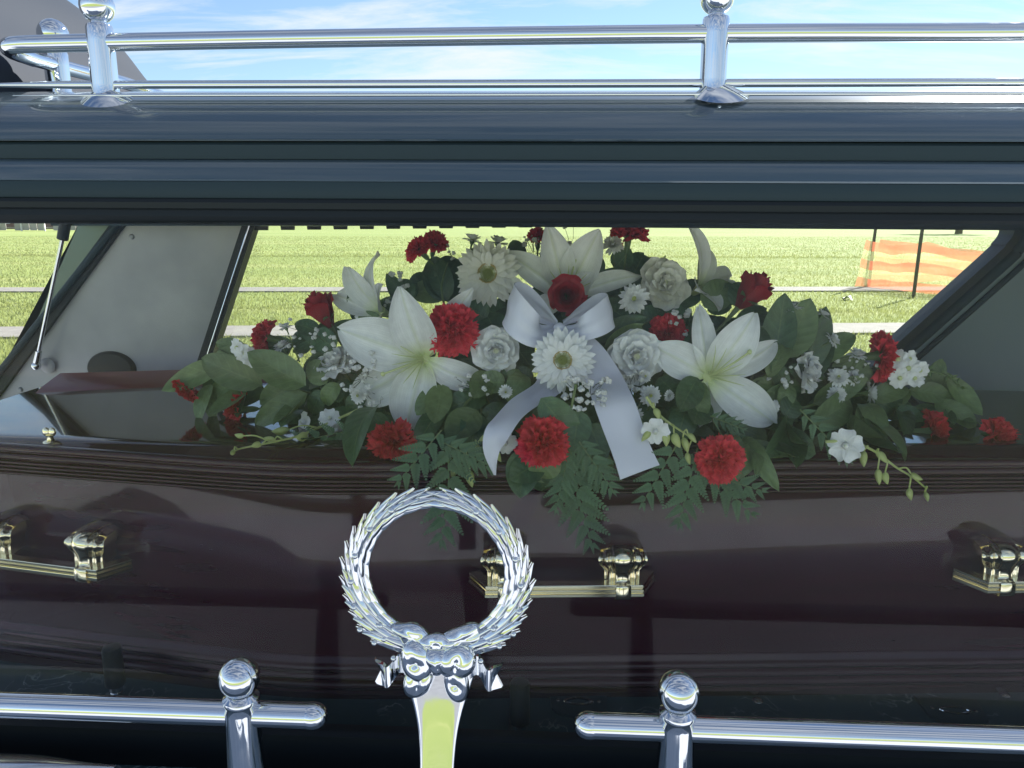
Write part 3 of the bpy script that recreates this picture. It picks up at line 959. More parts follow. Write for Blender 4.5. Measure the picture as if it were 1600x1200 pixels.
def low_rail(xa, xb, xpost, z, endleft, slope):
    pts = [(x, YR, z) for x in np.linspace(xa, xb, 8)]
    t_ = part('side_rail', MB().tube(pts, 0.0136, 28), M['chrome'], hearse, angle=60)
    xe = xa if endleft else xb
    sgn = -1 if endleft else 1
    part('end_cap', MB().lathe([(0.0139, 0.0), (0.0144, 0.003), (0.0142, 0.008), (0.0124, 0.0135), (0.0088, 0.018), (0.0046, 0.0202), (0.0, 0.0208)], 24, (xe - sgn * 0.001, YR, z), (sgn, 0, 0)), M['chrome'], t_)
    part('rail_post', MB().lathe([(0.021, -0.135), (0.0205, -0.10), (0.0196, -0.06), (0.0186, -0.02), (0.0182, 0.006), (0.0178, 0.014), (0.0190, 0.016), (0.0196, 0.0185), (0.0190, 0.021), (0.0150, 0.0235), (0.0135, 0.025)], 36, (xpost, YR - 0.002, z)), M['chrome'], t_)
    part('ball_finial', MB().ball((xpost, YR - 0.002, z + 0.0445), 0.0218, 36), M['chrome'], t_, angle=None)


low_rail(-1.2, -0.2575, -0.3300, 0.9795, False, 0)
low_rail(0.0460, 1.6, 0.1335, 0.9795, True, 0)

# ------------------------------------------------------------------ wreath emblem
WY = 0.705
WC = at(683, 897, WY)
WR = 0.0800
wr = part('wreath_emblem', MB().grid(lambda u, v: (WC.x + (WR + 0.0085 * math.cos(2 * PI * v)) * math.cos(2 * PI * u), WY + 0.0075 * math.sin(2 * PI * v), WC.z + (WR + 0.0085 * math.cos(2 * PI * v)) * math.sin(2 * PI * u)), 72, 12, True), M['chrome'], hearse, angle=None, label='chrome laurel wreath emblem with bow and stem')


def laurel():
    mb = MB()

    def fn(u, v):
        q = 2 * v - 1
        wd = 0.0062 * (math.sin(PI * min(1, u * 0.90 + 0.08)) ** 0.8) * (1 - 0.25 * u)
        h = 0.0042 * math.sin(PI * min(1, u * 1.05)) * (1 - abs(q)) ** 0.8 + 0.0010 * (1 - q * q) + 0.0034 * u * u
        return (0.054 * u, q * wd, h)
    mb.grid(fn, 12, 8)
    mb.grid(lambda u, v: Vector(fn(u, 1 - v)) - Vector((0, 0, 0.0022)), 12, 8)
    return mb.mesh('leaf', M['chrome'], True, 75)


LAU = laurel()
for side in (1, -1):
    for i in range(13):
        for lane, (dr, tilt, dyy, yw) in enumerate(((0.0068, 0.085, -0.001, 0.9), (0.0042, 0.08, -0.0058, 0.4), (0.0002, 0.0, -0.0078, 0.0), (-0.0040, -0.07, -0.0058, -0.4), (-0.0074, -0.12, -0.001, -0.9))):
            f_ = (i + (0.0, 0.5, 0.15, 0.6, 0.1)[lane]) / 13.0
            th = -PI / 2 + side * (R(24) + f_ * R(150))
            sz = 1.02 - 0.30 * f_ + random.uniform(-0.05, 0.05)
            tx = Vector((-math.sin(th) * side, 0, math.cos(th) * side))
            rad = Vector((math.cos(th), 0, math.sin(th)))
            dr2 = dr * (1.25 - 0.5 * f_)
            P = Vector((WC.x, WY + dyy, WC.z)) + rad * (WR + dr2)
            d = (tx * math.cos(tilt) + rad * math.sin(tilt) + Vector((0, -0.05, 0))).normalized()
            n = (Vector((0, -1, 0)) * math.cos(yw) + rad * math.sin(yw)).normalized()
            n = (n - d * n.dot(d)).normalized()
            yv = n.cross(d)
            mt = Matrix((d, yv, n)).transposed().to_4x4()
            link('leaf', LAU, wr, T(P - d * 0.020 * sz) @ mt @ SC(sz))
    for f_, dr in ((0.02, 0.017), (0.12, 0.014), (0.16, -0.004), (0.30, 0.008), (0.42, 0.004), (0.55, 0.002), (0.70, 0.001), (0.84, 0.002), (0.10, 0.004), (0.2, 0.015)):
        th = -PI / 2 + side * (R(24) + f_ * R(150))
        rad = Vector((math.cos(th), 0, math.sin(th)))
        part('berry', MB().ball(Vector((WC.x, WY - 0.013, WC.z)) + rad * (WR + dr), 0.0031, 10), M['chrome'], wr, angle=None)
# bow at the foot of the ring
bz = at(683, 1022, WY).z


def blob(c, r, sc, rot=0.0, dent=0.0, fold=3):
    c = Vector(c)

    def fn(u, v):
        a, b = PI * u, 2 * PI * v
        p = Vector((math.sin(a) * math.cos(b), math.sin(a) * math.sin(b), math.cos(a)))
        k = 1 + 0.10 * math.sin(fold * math.atan2(p.z, p.x) + rot * 3) - dent * max(0, -p.y) ** 3 * (1 - abs(p.x))
        p = Vector((p.x * sc[0], p.y * sc[1], p.z * sc[2])) * r * k
        return c + RY(rot).to_3x3() @ p
    return MB().grid(fn, 18, 28, True)


bow = blob((WC.x, WY - 0.012, bz + 0.002), 0.0115, (1, 1, 1.15), 0, 0.1)
for s in (-1, 1):
    bow.join(blob((WC.x + s * 0.0165, WY - 0.013, bz + 0.001), 0.0175, (0.82, 0.82, 1.0), s * 0.35, 0.55, 2))
    bow.join(blob((WC.x + s * 0.016, WY - 0.013, bz - 0.019), 0.0150, (0.75, 0.75, 1.15), -s * 0.25, 0.5, 2))
    bow.join(blob((WC.x + s * 0.020, WY - 0.006, bz + 0.021), 0.0165, (1.15, 0.6, 0.62), -s * 0.45, 0.25, 4))
    bow.join(blob((WC.x + s * 0.004, WY - 0.010, bz + 0.017), 0.0105, (1.1, 0.7, 0.8), s * 0.2, 0.2, 3))
bow.v = [(WC.x + (a - WC.x) * 1.22, WY + (b_ - WY) * 1.1, bz + (c_ - bz) * 1.16) for a, b_, c_ in bow.v]
part('bow', bow, M['chrome'], wr, angle=None)
for s in (-1, 1):
    def tail(u, v, s=s):
        q = 2 * v - 1
        x = 0.030 + 0.030 * u + (0.006 * abs(q) if u > 0.9 else 0)
        z = bz - 0.013 + 0.005 * math.sin(u * 6.0) - 0.004 * u
        return Vector((WC.x + s * x, WY - 0.008 - 0.005 * math.cos(u * 9), z + q * (0.0095 + 0.003 * u)))
    tb = MB().grid(tail, 14, 6)
    tb.grid(lambda u, v: tail(u, v) + Vector((0, 0.005, 0)), 14, 6)
    for q in (0, 1):
        tb.grid(lambda u, v: tail(u, q) + Vector((0, 0.005 * v, 0)), 14, 1)
        tb.grid(lambda u, v: tail(q, u) + Vector((0, 0.005 * v, 0)), 6, 1)
    part('ribbon_end', tb, M['chrome'], wr)
sz0, sz1 = at(683, 1042, WY).z, 0.85


def stem(u, v):
    z = sz0 + (sz1 - sz0) * u
    hw = 0.0170 + 0.0205 * math.exp(-((u / 0.22) ** 1.6)) + 0.004 * max(0, u - 0.75)
    a = 2 * PI * v
    ca, sa_ = math.cos(a), math.sin(a)
    e_ = 0.5
    x = hw * math.copysign(abs(ca) ** e_, ca)
    y = (0.0068 + 0.002 * math.exp(-u * 6)) * math.copysign(abs(sa_) ** e_, sa_)
    return (WC.x + x, WY + 0.002 + y - 0.215 * (0.19 * u + 0.15 * u * u), z)


part('stem', MB().grid(stem, 40, 32, True), M['chrome'], wr, angle=55)

# deck fittings
for (xa, ya, xb, yb, holes) in ((812, 1060, 806, 1215, ((809, 1158), (807, 1180), (806, 1200))), (150, 1138, 92, 1212, ((131, 1150), (111, 1173)))):
    a, b = atz(xa, ya, 0.80), atz(xb, yb, 0.80)
    d = (b - a).normalized(); n = Vector((-d.y, d.x, 0)) * 0.0135
    pl = MB().prism_z([tuple((a + n)[:2]), tuple((a - n)[:2]), tuple((b - n)[:2]), tuple((b + n)[:2])], 0.798, 0.804)
    tk = part('deck_track', pl, M['blacktrim'], hearse, False)
    for hx, hy in holes:
        part('hole', MB().lathe([(0.0052, 0.001), (0.0062, 0.0018), (0.0075, 0.0012), (0.0078, 0.0)], 20, tuple(atz(hx, hy, 0.804))), M['chrome'], tk)


def latch(px, py, rz):
    c = atz(px, py, 0.80)
    pl = part('latch_plate', MB().prism_z([(-0.040, -0.014), (-0.030, -0.026), (0.0, -0.033), (0.030, -0.026), (0.040, -0.014), (0.044, 0.035), (-0.044, 0.035)], 0.0, 0.0045), M['blacktrim'], hearse, False, mtx=T(c) @ RZ(rz))
    pts = [(0.021 * math.cos(a), 0.0075 * math.sin(a) * abs(math.sin(a)) ** 0.4, 0.0065) for a in np.linspace(0, 2 * PI, 33)]
    part('latch_ring', MB().tube(pts, 0.0018, 8), M['chrome'], pl)
    for x in (-0.030, 0.030):
        part('rivet', MB().ball((x, 0.004, 0.0045), 0.0032, 10, (1, 1, 0.6)), M['silver'], pl)


latch(904, 1102, 0)
latch(1492, 1116, R(-4))
part('rivet', MB().lathe([(0, 0.003), (0.003, 0.003), (0.0045, 0.002), (0.007, 0.001), (0.008, 0)], 18, tuple(atz(1184, 1094, 0.80))), M['silver'], hearse)
part('rivet', MB().lathe([(0, 0.003), (0.003, 0.003), (0.0045, 0.002), (0.007, 0.001), (0.008, 0)], 18, tuple(atz(1570, 1085, 0.80))), M['silver'], hearse)


def bier_pin(px, py, label):
    c = atz(px, py, 0.804)
    t_ = thing('bier_pin', label, 'bier pin', T(c), 'bier pins holding the coffin on the deck')
    part('rubber_sleeve', MB().lathe([(0.0, 0.083), (0.009, 0.083), (0.0125, 0.081), (0.0135, 0.077), (0.0142, 0.03), (0.0142, 0.022), (0.013, 0.020), (0, 0.020)][::-1], 28), M['rubber'], t_)
    part('collar', MB().lathe([(0.0, 0.0), (0.0085, 0.0), (0.0085, 0.008), (0.0075, 0.009), (0.0088, 0.010), (0.0088, 0.0195), (0, 0.0199)], 24), M['chrome'], t_)


bier_pin(812, 1148, 'black rubber bier pin with chrome collar right of the wreath stem')
bier_pin(183, 1088, 'black rubber bier pin against the coffin above the rail at far left')

# ================================================================== COFFIN
ZT = 1.1690
def near_y(x):
    y1, y2 = 0.948 - 0.155 * x, 1.0342 + 0.0745 * x
    return 0.5 * (y1 + y2 + math.sqrt((y1 - y2) ** 2 + 0.018 ** 2))


near = [(x, near_y(x)) for x in np.linspace(-1.042, 0.955, 61)]
# head end meets the far side, which mirrors the near one
AXIS = 1.306
far = [(x, 2 * AXIS - y) for x, y in near][::-1]
outline = near + far                              # counter-clockwise seen from above
cen = Vector((-0.05, AXIS, 0))


def onorm(i):
    n = len(outline)
    a = Vector((*outline[i - 1], 0)); b_ = Vector((*outline[i], 0)); c_ = Vector((*outline[(i + 1) % n], 0))
    d1, d2 = (b_ - a).normalized(), (c_ - b_).normalized()
    n1 = Vector((d1.y, -d1.x, 0)); n2 = Vector((d2.y, -d2.x, 0))
    s = (n1 + n2).normalized()
    return s / max(0.4, s.dot(n1))


ON = [onorm(i) for i in range(len(outline))]


def ring_sweep(prof, closed=False):
    mb = MB()
    n = len(outline)
    vs, fs = [], []
    for (o, z) in prof:
        for i in range(n):
            p = Vector((*outline[i], 0)) + ON[i] * o
            vs.append((p.x, p.y, z))
    for k in range(len(prof) - 1):
        for i in range(n):
            a, b_ = k * n + i, k * n + (i + 1) % n
            fs.append((a, b_, b_ + n, a + n))
    return mb.add(vs, fs)


coffin = thing('coffin', 'glossy dark mahogany coffin with gold handles lying in the hearse', 'coffin')
IN = -0.016
part('side', ring_sweep([(IN, 0.848), (IN, 1.116)]), M['wood'], coffin, angle=30)


def ribs(z0, z1, o0, o1, n, amp):
    """a run of half-round beads between z0 and z1"""
    pr = []
    for i in range(n):
        za, zb = z0 + (z1 - z0) * i / n, z0 + (z1 - z0) * (i + 1) / n
        oc = o0 + (o1 - o0) * (i + 0.5) / n
        for k in range(7):
            a = PI * k / 6
            pr.append((oc + amp * math.sin(a), za + (zb - za) * (0.06 + 0.88 * (0.5 - 0.5 * math.cos(a)))))
    return pr


part('base_moulding', ring_sweep([(IN, 0.8005), (0.004, 0.8005), (0.006, 0.803), (0.006, 0.816)] + ribs(0.816, 0.8505, 0.004, -0.008, 3, 0.0045) + [(-0.010, 0.852), (-0.012, 0.8585), (IN, 0.8605)]), M['wood'], coffin, angle=50)
part('lid_moulding', ring_sweep([(IN, 1.1155), (IN + 0.003, 1.1165)] + ribs(1.117, 1.143, -0.011, -0.003, 4, 0.0045) + [(-0.003, 1.1435), (0.0015, 1.1455), (0.003, 1.149), (0.002, 1.1535), (-0.002, 1.156), (-0.002, 1.1575), (0.003, 1.1585), (0.0045, 1.162), (0.003, 1.1665), (-0.001, 1.1688), (-0.006, 1.1692)]), M['wood'], coffin, angle=50)
def lid_fn(u, v):
    q = u * (len(near) - 1)
    k_ = min(int(q), len(near) - 2)
    f_ = q - k_
    x = near[k_][0] + (near[k_ + 1][0] - near[k_][0]) * f_
    y = near[k_][1] + (near[k_ + 1][1] - near[k_][1]) * f_
    x = -0.05 + (x + 0.05) * 0.995
    yy = (y + 0.0055) + (2 * AXIS - 2 * y - 0.011) * v
    e_ = min(1, min(v, 1 - v) / 0.05)
    t_ = max(0, min(1, (x + 1.04) / 0.9))
    return (x, yy, 1.1690 + e_ * (2 - e_) * (0.0006 + 0.015 * t_ * (2 - t_) * 0.8))


lidm = MB().grid(lid_fn, 60, 40)
part('lid', lidm, M['wood'], coffin, angle=30)
rim = [(p[0], p[1]) for p in far if -1.02 < p[0] < -0.3]
part('lid_rim', MB().grid(lambda u, v: (lambda q: (q[0], q[1] - 0.012 - 0.085 * (1 - v) , 1.1692 + 0.0245 * v ** 0.8 + 0.004 * (1 - abs(2 * u - 1))))(rim[min(len(rim) - 1, int(round(u * (len(rim) - 1))))]), len(rim) - 1, 6), M['sunlit_wood'], coffin, angle=None, label='raised back edge of the lid coloured as sunlit mahogany')
part('bottom', MB().prism_z([(p[0], p[1]) for p in outline], 0.8008, 0.81), M['wood'], coffin, False)


def screw_thumb(px, py, lab):
    c = atz(px, py, ZT + 0.001)
    t_ = part('lid_screw', MB().lathe([(0.011, 0), (0.010, 0.002), (0.005, 0.004), (0.0045, 0.010), (0.0055, 0.012), (0, 0.013)], 20), M['gold'], coffin, mtx=T(c))
    mb = MB()
    for s in (-1, 1):
        mb.ball((s * 0.0048, 0, 0.0165), 0.0078, 12, (0.75, 0.5, 0.9))
    part('wing', mb, M['gold'], t_, angle=None)


screw_thumb(79, 691, '')
# name plate half hidden under the left end of the spray
c = atz(345, 651, ZT + 0.0015)
npm = MB().prism_z([(-0.058, -0.018), (0.075, -0.018), (0.075, 0.030), (-0.030, 0.030)], 0.0, 0.0025)
npl = part('name_plate', npm, M['silver'], coffin, False, mtx=T(c) @ RZ(R(1)))
part('plate_edge', MB().tube([(-0.060, -0.0185, 0.003), (0.075, -0.0185, 0.003)], 0.0022, 8), M['chrome'], npl)

# handles ---------------------------------------------------------
HB = [(-0.131, 0.008), (-0.108, 0.050), (0.108, 0.050), (0.131, 0.008)]
BP = [(0.0, 0.0105), (0.004, 0.0105), (0.0046, 0.0095), (0.0046, 0.0070), (0.0036, 0.0060), (0.0036, 0.0048), (0.0056, 0.0040), (0.0056, 0.0012), (0.0046, 0.0002), (0.0046, -0.0012), (0.0062, -0.0022), (0.0062, -0.0058), (0.0040, -0.0080), (0.0, -0.0085), (-0.012, -0.0085), (-0.012, 0.0105)]


def handle_bar():
    pts = [Vector((x, -y, 0)) for x, y in HB]
    vs, fs = [], []
    nb_ = len(BP)
    for i, p in enumerate(pts):
        d1 = (p - pts[i - 1]).normalized() if i else (pts[1] - p).normalized()
        d2 = (pts[i + 1] - p).normalized() if i < len(pts) - 1 else d1
        n1, n2 = Vector((d1.y, -d1.x, 0)), Vector((d2.y, -d2.x, 0))
        s = (n1 + n2).normalized()
        s = s / s.dot(n1)
        for o, z in BP:
            vs.append(p + s * o + Vector((0, 0, z)))
    for i in range(len(pts) - 1):
        for k in range(nb_):
            a, b_ = i * nb_ + k, i * nb_ + (k + 1) % nb_
            fs.append((a, b_, b_ + nb_, a + nb_))
    fs += [tuple(range(nb_ - 1, -1, -1)), tuple(range(3 * nb_, 4 * nb_))]
    return MB().add(vs, fs)


def bracket():
    """fluted fan that rises from the bar, rolls over and runs back into the coffin side"""
    prof = [(0.047, 0.009), (0.0475, 0.016), (0.047, 0.024), (0.0485, 0.031), (0.0515, 0.038), (0.053, 0.046), (0.049, 0.053), (0.040, 0.058), (0.028, 0.062), (0.012, 0.064), (0.0, 0.062)]
    pp_ = smooth_path([Vector((0, -y, z)) for y, z in prof], 28)

    def fn(u, v):
        s = u * 28
        j = min(int(s), 27)
        p = pp_[j].lerp(pp_[j + 1], s - j)
        q = 2 * v - 1
        w_ = 0.0250 + 0.0055 * max(0, min(1, (u - 0.22) / 0.3)) ** 1.2
        fl = 0.0022 * math.cos(q * PI * 5.5) * (1 - 0.7 * max(0, u - 0.6) / 0.4)
        sweep = 0.005 * math.sin(PI * min(1, max(0, (u - 0.22) / 0.45))) * q * abs(q)
        drop = 0.014 * (abs(q) ** 2.2) * max(0, u - 0.3)
        cup = -0.010 * abs(q) ** 2
        return (q * w_ + sweep, p.y - fl - cup * (1 if u < 0.75 else 0.2), p.z - drop + fl * 0.5 * u)
    mb = MB().grid(fn, 36, 54)
    for v0 in (0, 1):                            # side cheeks
        def ck(u, v, v0=v0):
            a = Vector(fn(u, v0))
            return a.lerp(Vector((a.x * 0.62, 0.0, a.z)), v)
        mb.grid(ck, 24, 3)
    return mb


def strap():
    prof = [(0.004, 0.064), (0.030, 0.0655), (0.046, 0.0615), (0.0555, 0.053), (0.0570, 0.044), (0.0540, 0.035), (0.0505, 0.026), (0.0500, 0.017), (0.0530, 0.0125), (0.0585, 0.0110), (0.0600, 0.004), (0.0600, -0.006), (0.056, -0.0105), (0.040, -0.0115)]
    pp_ = smooth_path([Vector((0, -y, z)) for y, z in prof], 34)

    def fn(u, v):
        s = u * 34
        j = min(int(s), 33)
        p = pp_[j].lerp(pp_[j + 1], s - j)
        q = 2 * v - 1
        w_ = 0.0105 + 0.010 * max(0, 0.45 - u) ** 1.2 + 0.0015 * max(0, u - 0.7)
        return (q * w_, p.y + 0.0035 * q * q, p.z - 0.002 * q * q)
    mb = MB().grid(fn, 40, 10)
    mb.grid(lambda u, v: Vector(fn(u, 1 - v)) + Vector((0, 0.004, -0.001)), 40, 10)
    return mb


HBM = handle_bar().mesh('bar', M['gold'], True, 25)
HKM = bracket().mesh('bracket', M['gold'], True, 60)
HSM = strap().mesh('strap', M['gold'], True, 60)
HEM = MB().lathe([(0.0, 0.002), (0.008, 0.002), (0.0095, 0.0)], 16).mesh('rose_plate', M['gold'])


def side_at(x):
    for (xa, ya), (xb, yb) in zip(near, near[1:]):
        if xa <= x <= xb:
            t_ = (x - xa) / (xb - xa)
            return Vector((x, ya + (yb - ya) * t_, 0)), math.atan2(yb - ya, xb - xa)


for hx, hz in ((at(877, 930, 0.97).x + 0.002, 0.989), (-0.765, 0.989), (0.727, 0.989)):
    p, a = side_at(hx)
    if hx < -0.5:
        a -= R(2)
    nrm = Vector((math.sin(a), -math.cos(a), 0))
    p = p - nrm * (0.0155)
    h = link('handle', HBM, coffin, T((p.x, p.y, hz)) @ RZ(a), label='gold bar handle with two fluted brackets')
    for s in (-1, 1):
        link('bracket', HKM, h, T((s * 0.083, 0, 0)))
        link('strap', HSM, h, T((s * 0.083, 0, 0)))

# ================================================================== FLOWERS
def ylid(px, py, z=1.182):
    d = ray(px, py)
    return (CAM + d * ((z - CAM.z) / d.z)).y if d.z < -0.02 else 9.0


def depth(px, py):
    """how far in the spray stands at this place: a mound over the lid, low tails to both sides"""
    if py > 712:
        return 0.995
    dome = 1.27 - (py - 360) / 350.0 * 0.235
    k = min(1.0, max(0.0, (abs(px - 880) - 130) / 430.0))
    k = k * k * (3 - 2 * k)
    y = dome + (1.235 - dome) * k
    return min(y, ylid(px, py) - 0.004)


def pos(px, py, dy=0.0):
    return at(px, py, depth(px, py) + dy)


def blade_fn(L, W, wf, bend, cup=0.0, ruf=(0, 0, 0), side=0.0, twist=0.0, fold=0.0):
    """bend(u) is the angle of the blade above the radial plane; returns fn(u, v) for MB.grid"""
    n = 24
    xs, zs = [0.0], [0.0]
    for i in range(n):
        a = bend((i + 0.5) / n)
        xs.append(xs[-1] + math.cos(a) * L / n)
        zs.append(zs[-1] + math.sin(a) * L / n)

    def fn(u, v):
        s = u * n
        j = min(int(s), n - 1)
        x = xs[j] + (xs[j + 1] - xs[j]) * (s - j)
        z = zs[j] + (zs[j + 1] - zs[j]) * (s - j)
        a = bend(u)
        q = 2 * v - 1
        wd = W * wf(u)
        tw = twist * u
        off = cup * wd * q * q + fold * wd * abs(q) + ruf[0] * u * u * math.sin(ruf[1] * q + ruf[2] + 4 * u) * (0.25 + 0.75 * abs(q))
        yy = q * wd * math.cos(tw) + side * L * u * u
        nz = off + q * wd * math.sin(tw)
        return (x - math.sin(a) * nz, yy, z + math.cos(a) * nz)
    return fn


def wf_lily(u): return (math.sin(PI * min(1, (u * 0.96 + 0.03)) ** 1.05)) ** 0.8 * (1 - 0.10 * u) + 0.05 * (1 - u)
def wf_strap(u): return min(1, 0.35 + 1.6 * u) * (1 - max(0, (u - 0.72) / 0.28) ** 2.2) + 0.02
def wf_fan(u): return 0.16 + 0.84 * min(1, u * 1.15) ** 0.9
def wf_round(u): return 0.25 + 0.75 * math.sin(PI * min(1, u * 0.62 + 0.02)) ** 0.9 * (1 - 0.35 * max(0, (u - 0.8) / 0.2) ** 2)
def wf_leaf(u): return (u ** 0.58) * max(0.0, 1 - u) ** 0.74 / 0.41 + 0.012


STEMC = at(900, 640, 1.24)


def stem_mb(length, r=0.0022, dz=0.012):
    """a short stalk behind a bloom, in the bloom's frame (blooms look along +Z)"""
    return MB().tube([(0, 0, -length), (0, 0.001, -length * 0.5), (0, 0, -dz)], r, 7)


# ---- lilies
def lily(px, py, D, petals, label, dy=0.0, sc=1.0, stamens=True, pist=(0.35, 0.5)):
    P = pos(px, py, dy)
    k = m_px(P)
    t_ = thing('lily', label, 'lily', facing(P, D), 'white lilies in the spray')
    for n_, (deg, ln, wd, e0, e1, sd) in enumerate(petals):
        L, W = ln * k * 1.06, wd * k * 0.5
        f_ = blade_fn(L, W, wf_lily, lambda u, e0=e0, e1=e1: R(e0) + (R(e1) - R(e0)) * u ** 1.5, cup=0.55, ruf=(0.006, 2.6, n_ * 1.3), side=sd, twist=random.uniform(-0.3, 0.3), fold=-0.16)
        mb = MB()

        def g_(u, v, f_=f_, W=W):
            p = Vector(f_(u, v))
            q = abs(2 * v - 1)
            p.z += 0.11 * W * math.exp(-(q / 0.10) ** 2) * (1 - u * 0.6) + 0.03 * W * math.cos(q * 14) * u * (1 - u)       # the raised midrib
            return p
        mb.grid(g_, 22, 14)
        part('petal', mb, M['lily'], t_, angle=None, mtx=RZ(R(deg)) @ T((0.004, 0, 0.002 * (n_ % 2))))
    part('throat', MB().lathe([(0.003, -0.02), (0.006, -0.006), (0.009, 0.003), (0.0, 0.006)], 12), M['pistil'], t_)
    if stamens:
        a = R(pist[0] * 100)
        dv = Vector((math.cos(a), math.sin(a), 0))
        pts = smooth_path([(0, 0, 0.0), Vector((0, 0, 0.022)) + dv * 0.014, Vector((0, 0, 0.034)) + dv * 0.040, Vector((0, 0, 0.036)) + dv * 0.062], 10)
        pb = MB().tube(pts, 0.0016, 7).ball(pts[-1], 0.0038, 8, (1, 1, 0.7))
        part('pistil', pb, M['pistil'], t_)
        for j in range(6):
            aa = a + (j - 2.5) * 0.36
            dv = Vector((math.cos(aa), math.sin(aa), 0))
            part('stamen', MB().tube([(0, 0, 0), Vector((0, 0, 0.022)) + dv * 0.012, Vector((0, 0, 0.033)) + dv * 0.034, Vector((0, 0, 0.034)) + dv * 0.046], [0.0012, 0.0010, 0.0008, 0.0002], 5), M['pistil'], t_)
    part('stem', stem_mb(0.10 * sc), M['stem'], t_)
    return t_


lily(664, 560, fd(0.05, 0.12, 1), [(159, 132, 82, 26, -26, 0.03), (105, 122, 70, 48, 2, 0.0), (58, 122, 42, 8, -6, -0.05), (214, 138, 68, 4, -46, -0.10), (253, 118, 76, 24, -40, 0.05), (328, 100, 48, 22, -58, 0.20)],
     'largest white lily, wide open left of the bow with broad drooping petals', pist=(2.0, 0.4))
lily(1106, 588, fd(0.06, 0.16, 1), [(56, 112, 66, 34, -10, 0.03), (20, 118, 44, 12, -44, 0.10), (322, 120, 66, 24, -26, 0.05), (264, 76, 54, 6, -40, 0), (150, 92, 60, 14, -24, 0.03), (104, 104, 40, 20, -36, -0.10)],
     'wide open white lily facing out right of the bow beside a red carnation', pist=(0.36, 0.4))
lily(884, 468, fd(0.02, 0.45, 1), [(141, 112, 46, 30, -22, 0.06), (106, 112, 54, 40, 22, 0.02), (62, 110, 62, 40, 16, 0.0), (22, 118, 34, 16, -30, -0.06), (200, 52, 36, 10, -30, 0.0), (35, 56, 36, 46, 20, 0)],
     'white lily opening upwards behind the red rose at the top of the spray', dy=0.03, pist=(0.75, 0.4))
lily(598, 488, fd(-0.75, 0.5, 0.8), [(95, 92, 34, 60, -30, -0.02), (135, 84, 44, 55, 10, 0), (175, 84, 44, 50, 5, 0.0), (230, 70, 36, 30, -40, 0), (290, 60, 40, 40, 0, 0), (40, 60, 36, 55, 20, 0)],
     'half open white lily seen from the side, its tip hooked over, at upper left', dy=0.02, stamens=False)
lily(1092, 452, fd(0.5, 0.6, 0.7), [(118, 100, 44, 62, 4, -0.02), (70, 70, 40, 40, -30, 0), (12, 76, 38, 30, -40, 0), (330, 62, 34, 30, -40, 0), (200, 52, 36, 50, 20, 0), (265, 50, 36, 40, 0, 0)],
     'white lily turned away to the upper right with a curled upright petal', dy=0.05, stamens=False)


# ---- carnations
def carnation_mesh(seed, flat):
    rg = random.Random(seed)
    mb = MB()
    for ring, (n_, L, e0, e1, r0) in enumerate(((10, 0.040, 14, -22, 0.002), (11, 0.039, 34, 6, 0.002), (11, 0.0375, 52, 26, 0.0015), (10, 0.0355, 68, 44, 0.001), (8, 0.034, 80, 62, 0.001), (5, 0.033, 88, 80, 0.0))):
        for i in range(n_):
            ln = L * rg.uniform(0.88, 1.1)
            W = ln * rg.uniform(0.36, 0.46)
            ph = rg.random() * 6
            a0, a1 = R(e0 + rg.uniform(-8, 8)), R(e1 + rg.uniform(-14, 14))
            f_ = blade_fn(ln, W, wf_fan, lambda u: a0 + (a1 - a0) * u, cup=0.10, ruf=(0.0085, rg.uniform(4.5, 7.5), ph), twist=rg.uniform(-0.5, 0.5))
            rz = RZ(2 * PI * (i + rg.uniform(-0.35, 0.35)) / n_ + ring * 0.4)
            rxm = RX(rg.uniform(-0.7, 0.7))

            def g_(u, v, f_=f_, rz=rz, rxm=rxm):
                uu = u
                if u > 0.95:
                    uu = 1.0 + 0.035 * math.cos(v * 6 * 2 * PI) - 0.05 * abs(2 * v - 1) ** 2      # pinked edge
                p = Vector(f_(min(uu, 1.0), v))
                if uu > 1:
                    p *= uu
                elif u > 0.95:
                    p *= uu
                p = rz @ (rxm @ p + Vector((r0, 0, 0)))
                p.z = p.z * flat + 0.002
                return p
            mb.grid(g_, 5, 14)
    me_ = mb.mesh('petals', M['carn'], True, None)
    return me_


CARN = [carnation_mesh(11, 1.0), carnation_mesh(23, 0.85), carnation_mesh(35, 1.1)]
CALYX = MB().lathe([(0.0022, -0.034), (0.0035, -0.032), (0.0058, -0.026), (0.0065, -0.016), (0.0072, -0.006), (0.0095, 0.002), (0.0110, 0.006), (0.0095, 0.004)], 12).mesh('calyx', M['calyx'])
CSTEM = MB().tube([(0, 0.004, -0.12), (0, 0.001, -0.08), (0, 0, -0.033)], 0.0021, 7).mesh('stem', M['stem'])


def carnation(px, py, dia, D, label, dy=0.0, squash=(1, 1, 1), v=0, calyx=True, roll=0.0):
    P = pos(px, py, dy)
    s = dia * m_px(P) / 0.078
    t_ = thing('carnation', label, 'carnation', facing(P, D, roll), 'red carnations in the spray')
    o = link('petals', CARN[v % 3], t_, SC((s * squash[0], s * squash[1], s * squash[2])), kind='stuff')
    link('calyx', CALYX, t_, SC(max(0.7, s)))
    link('stem', CSTEM, t_, SC(max(0.7, s)))
    return t_


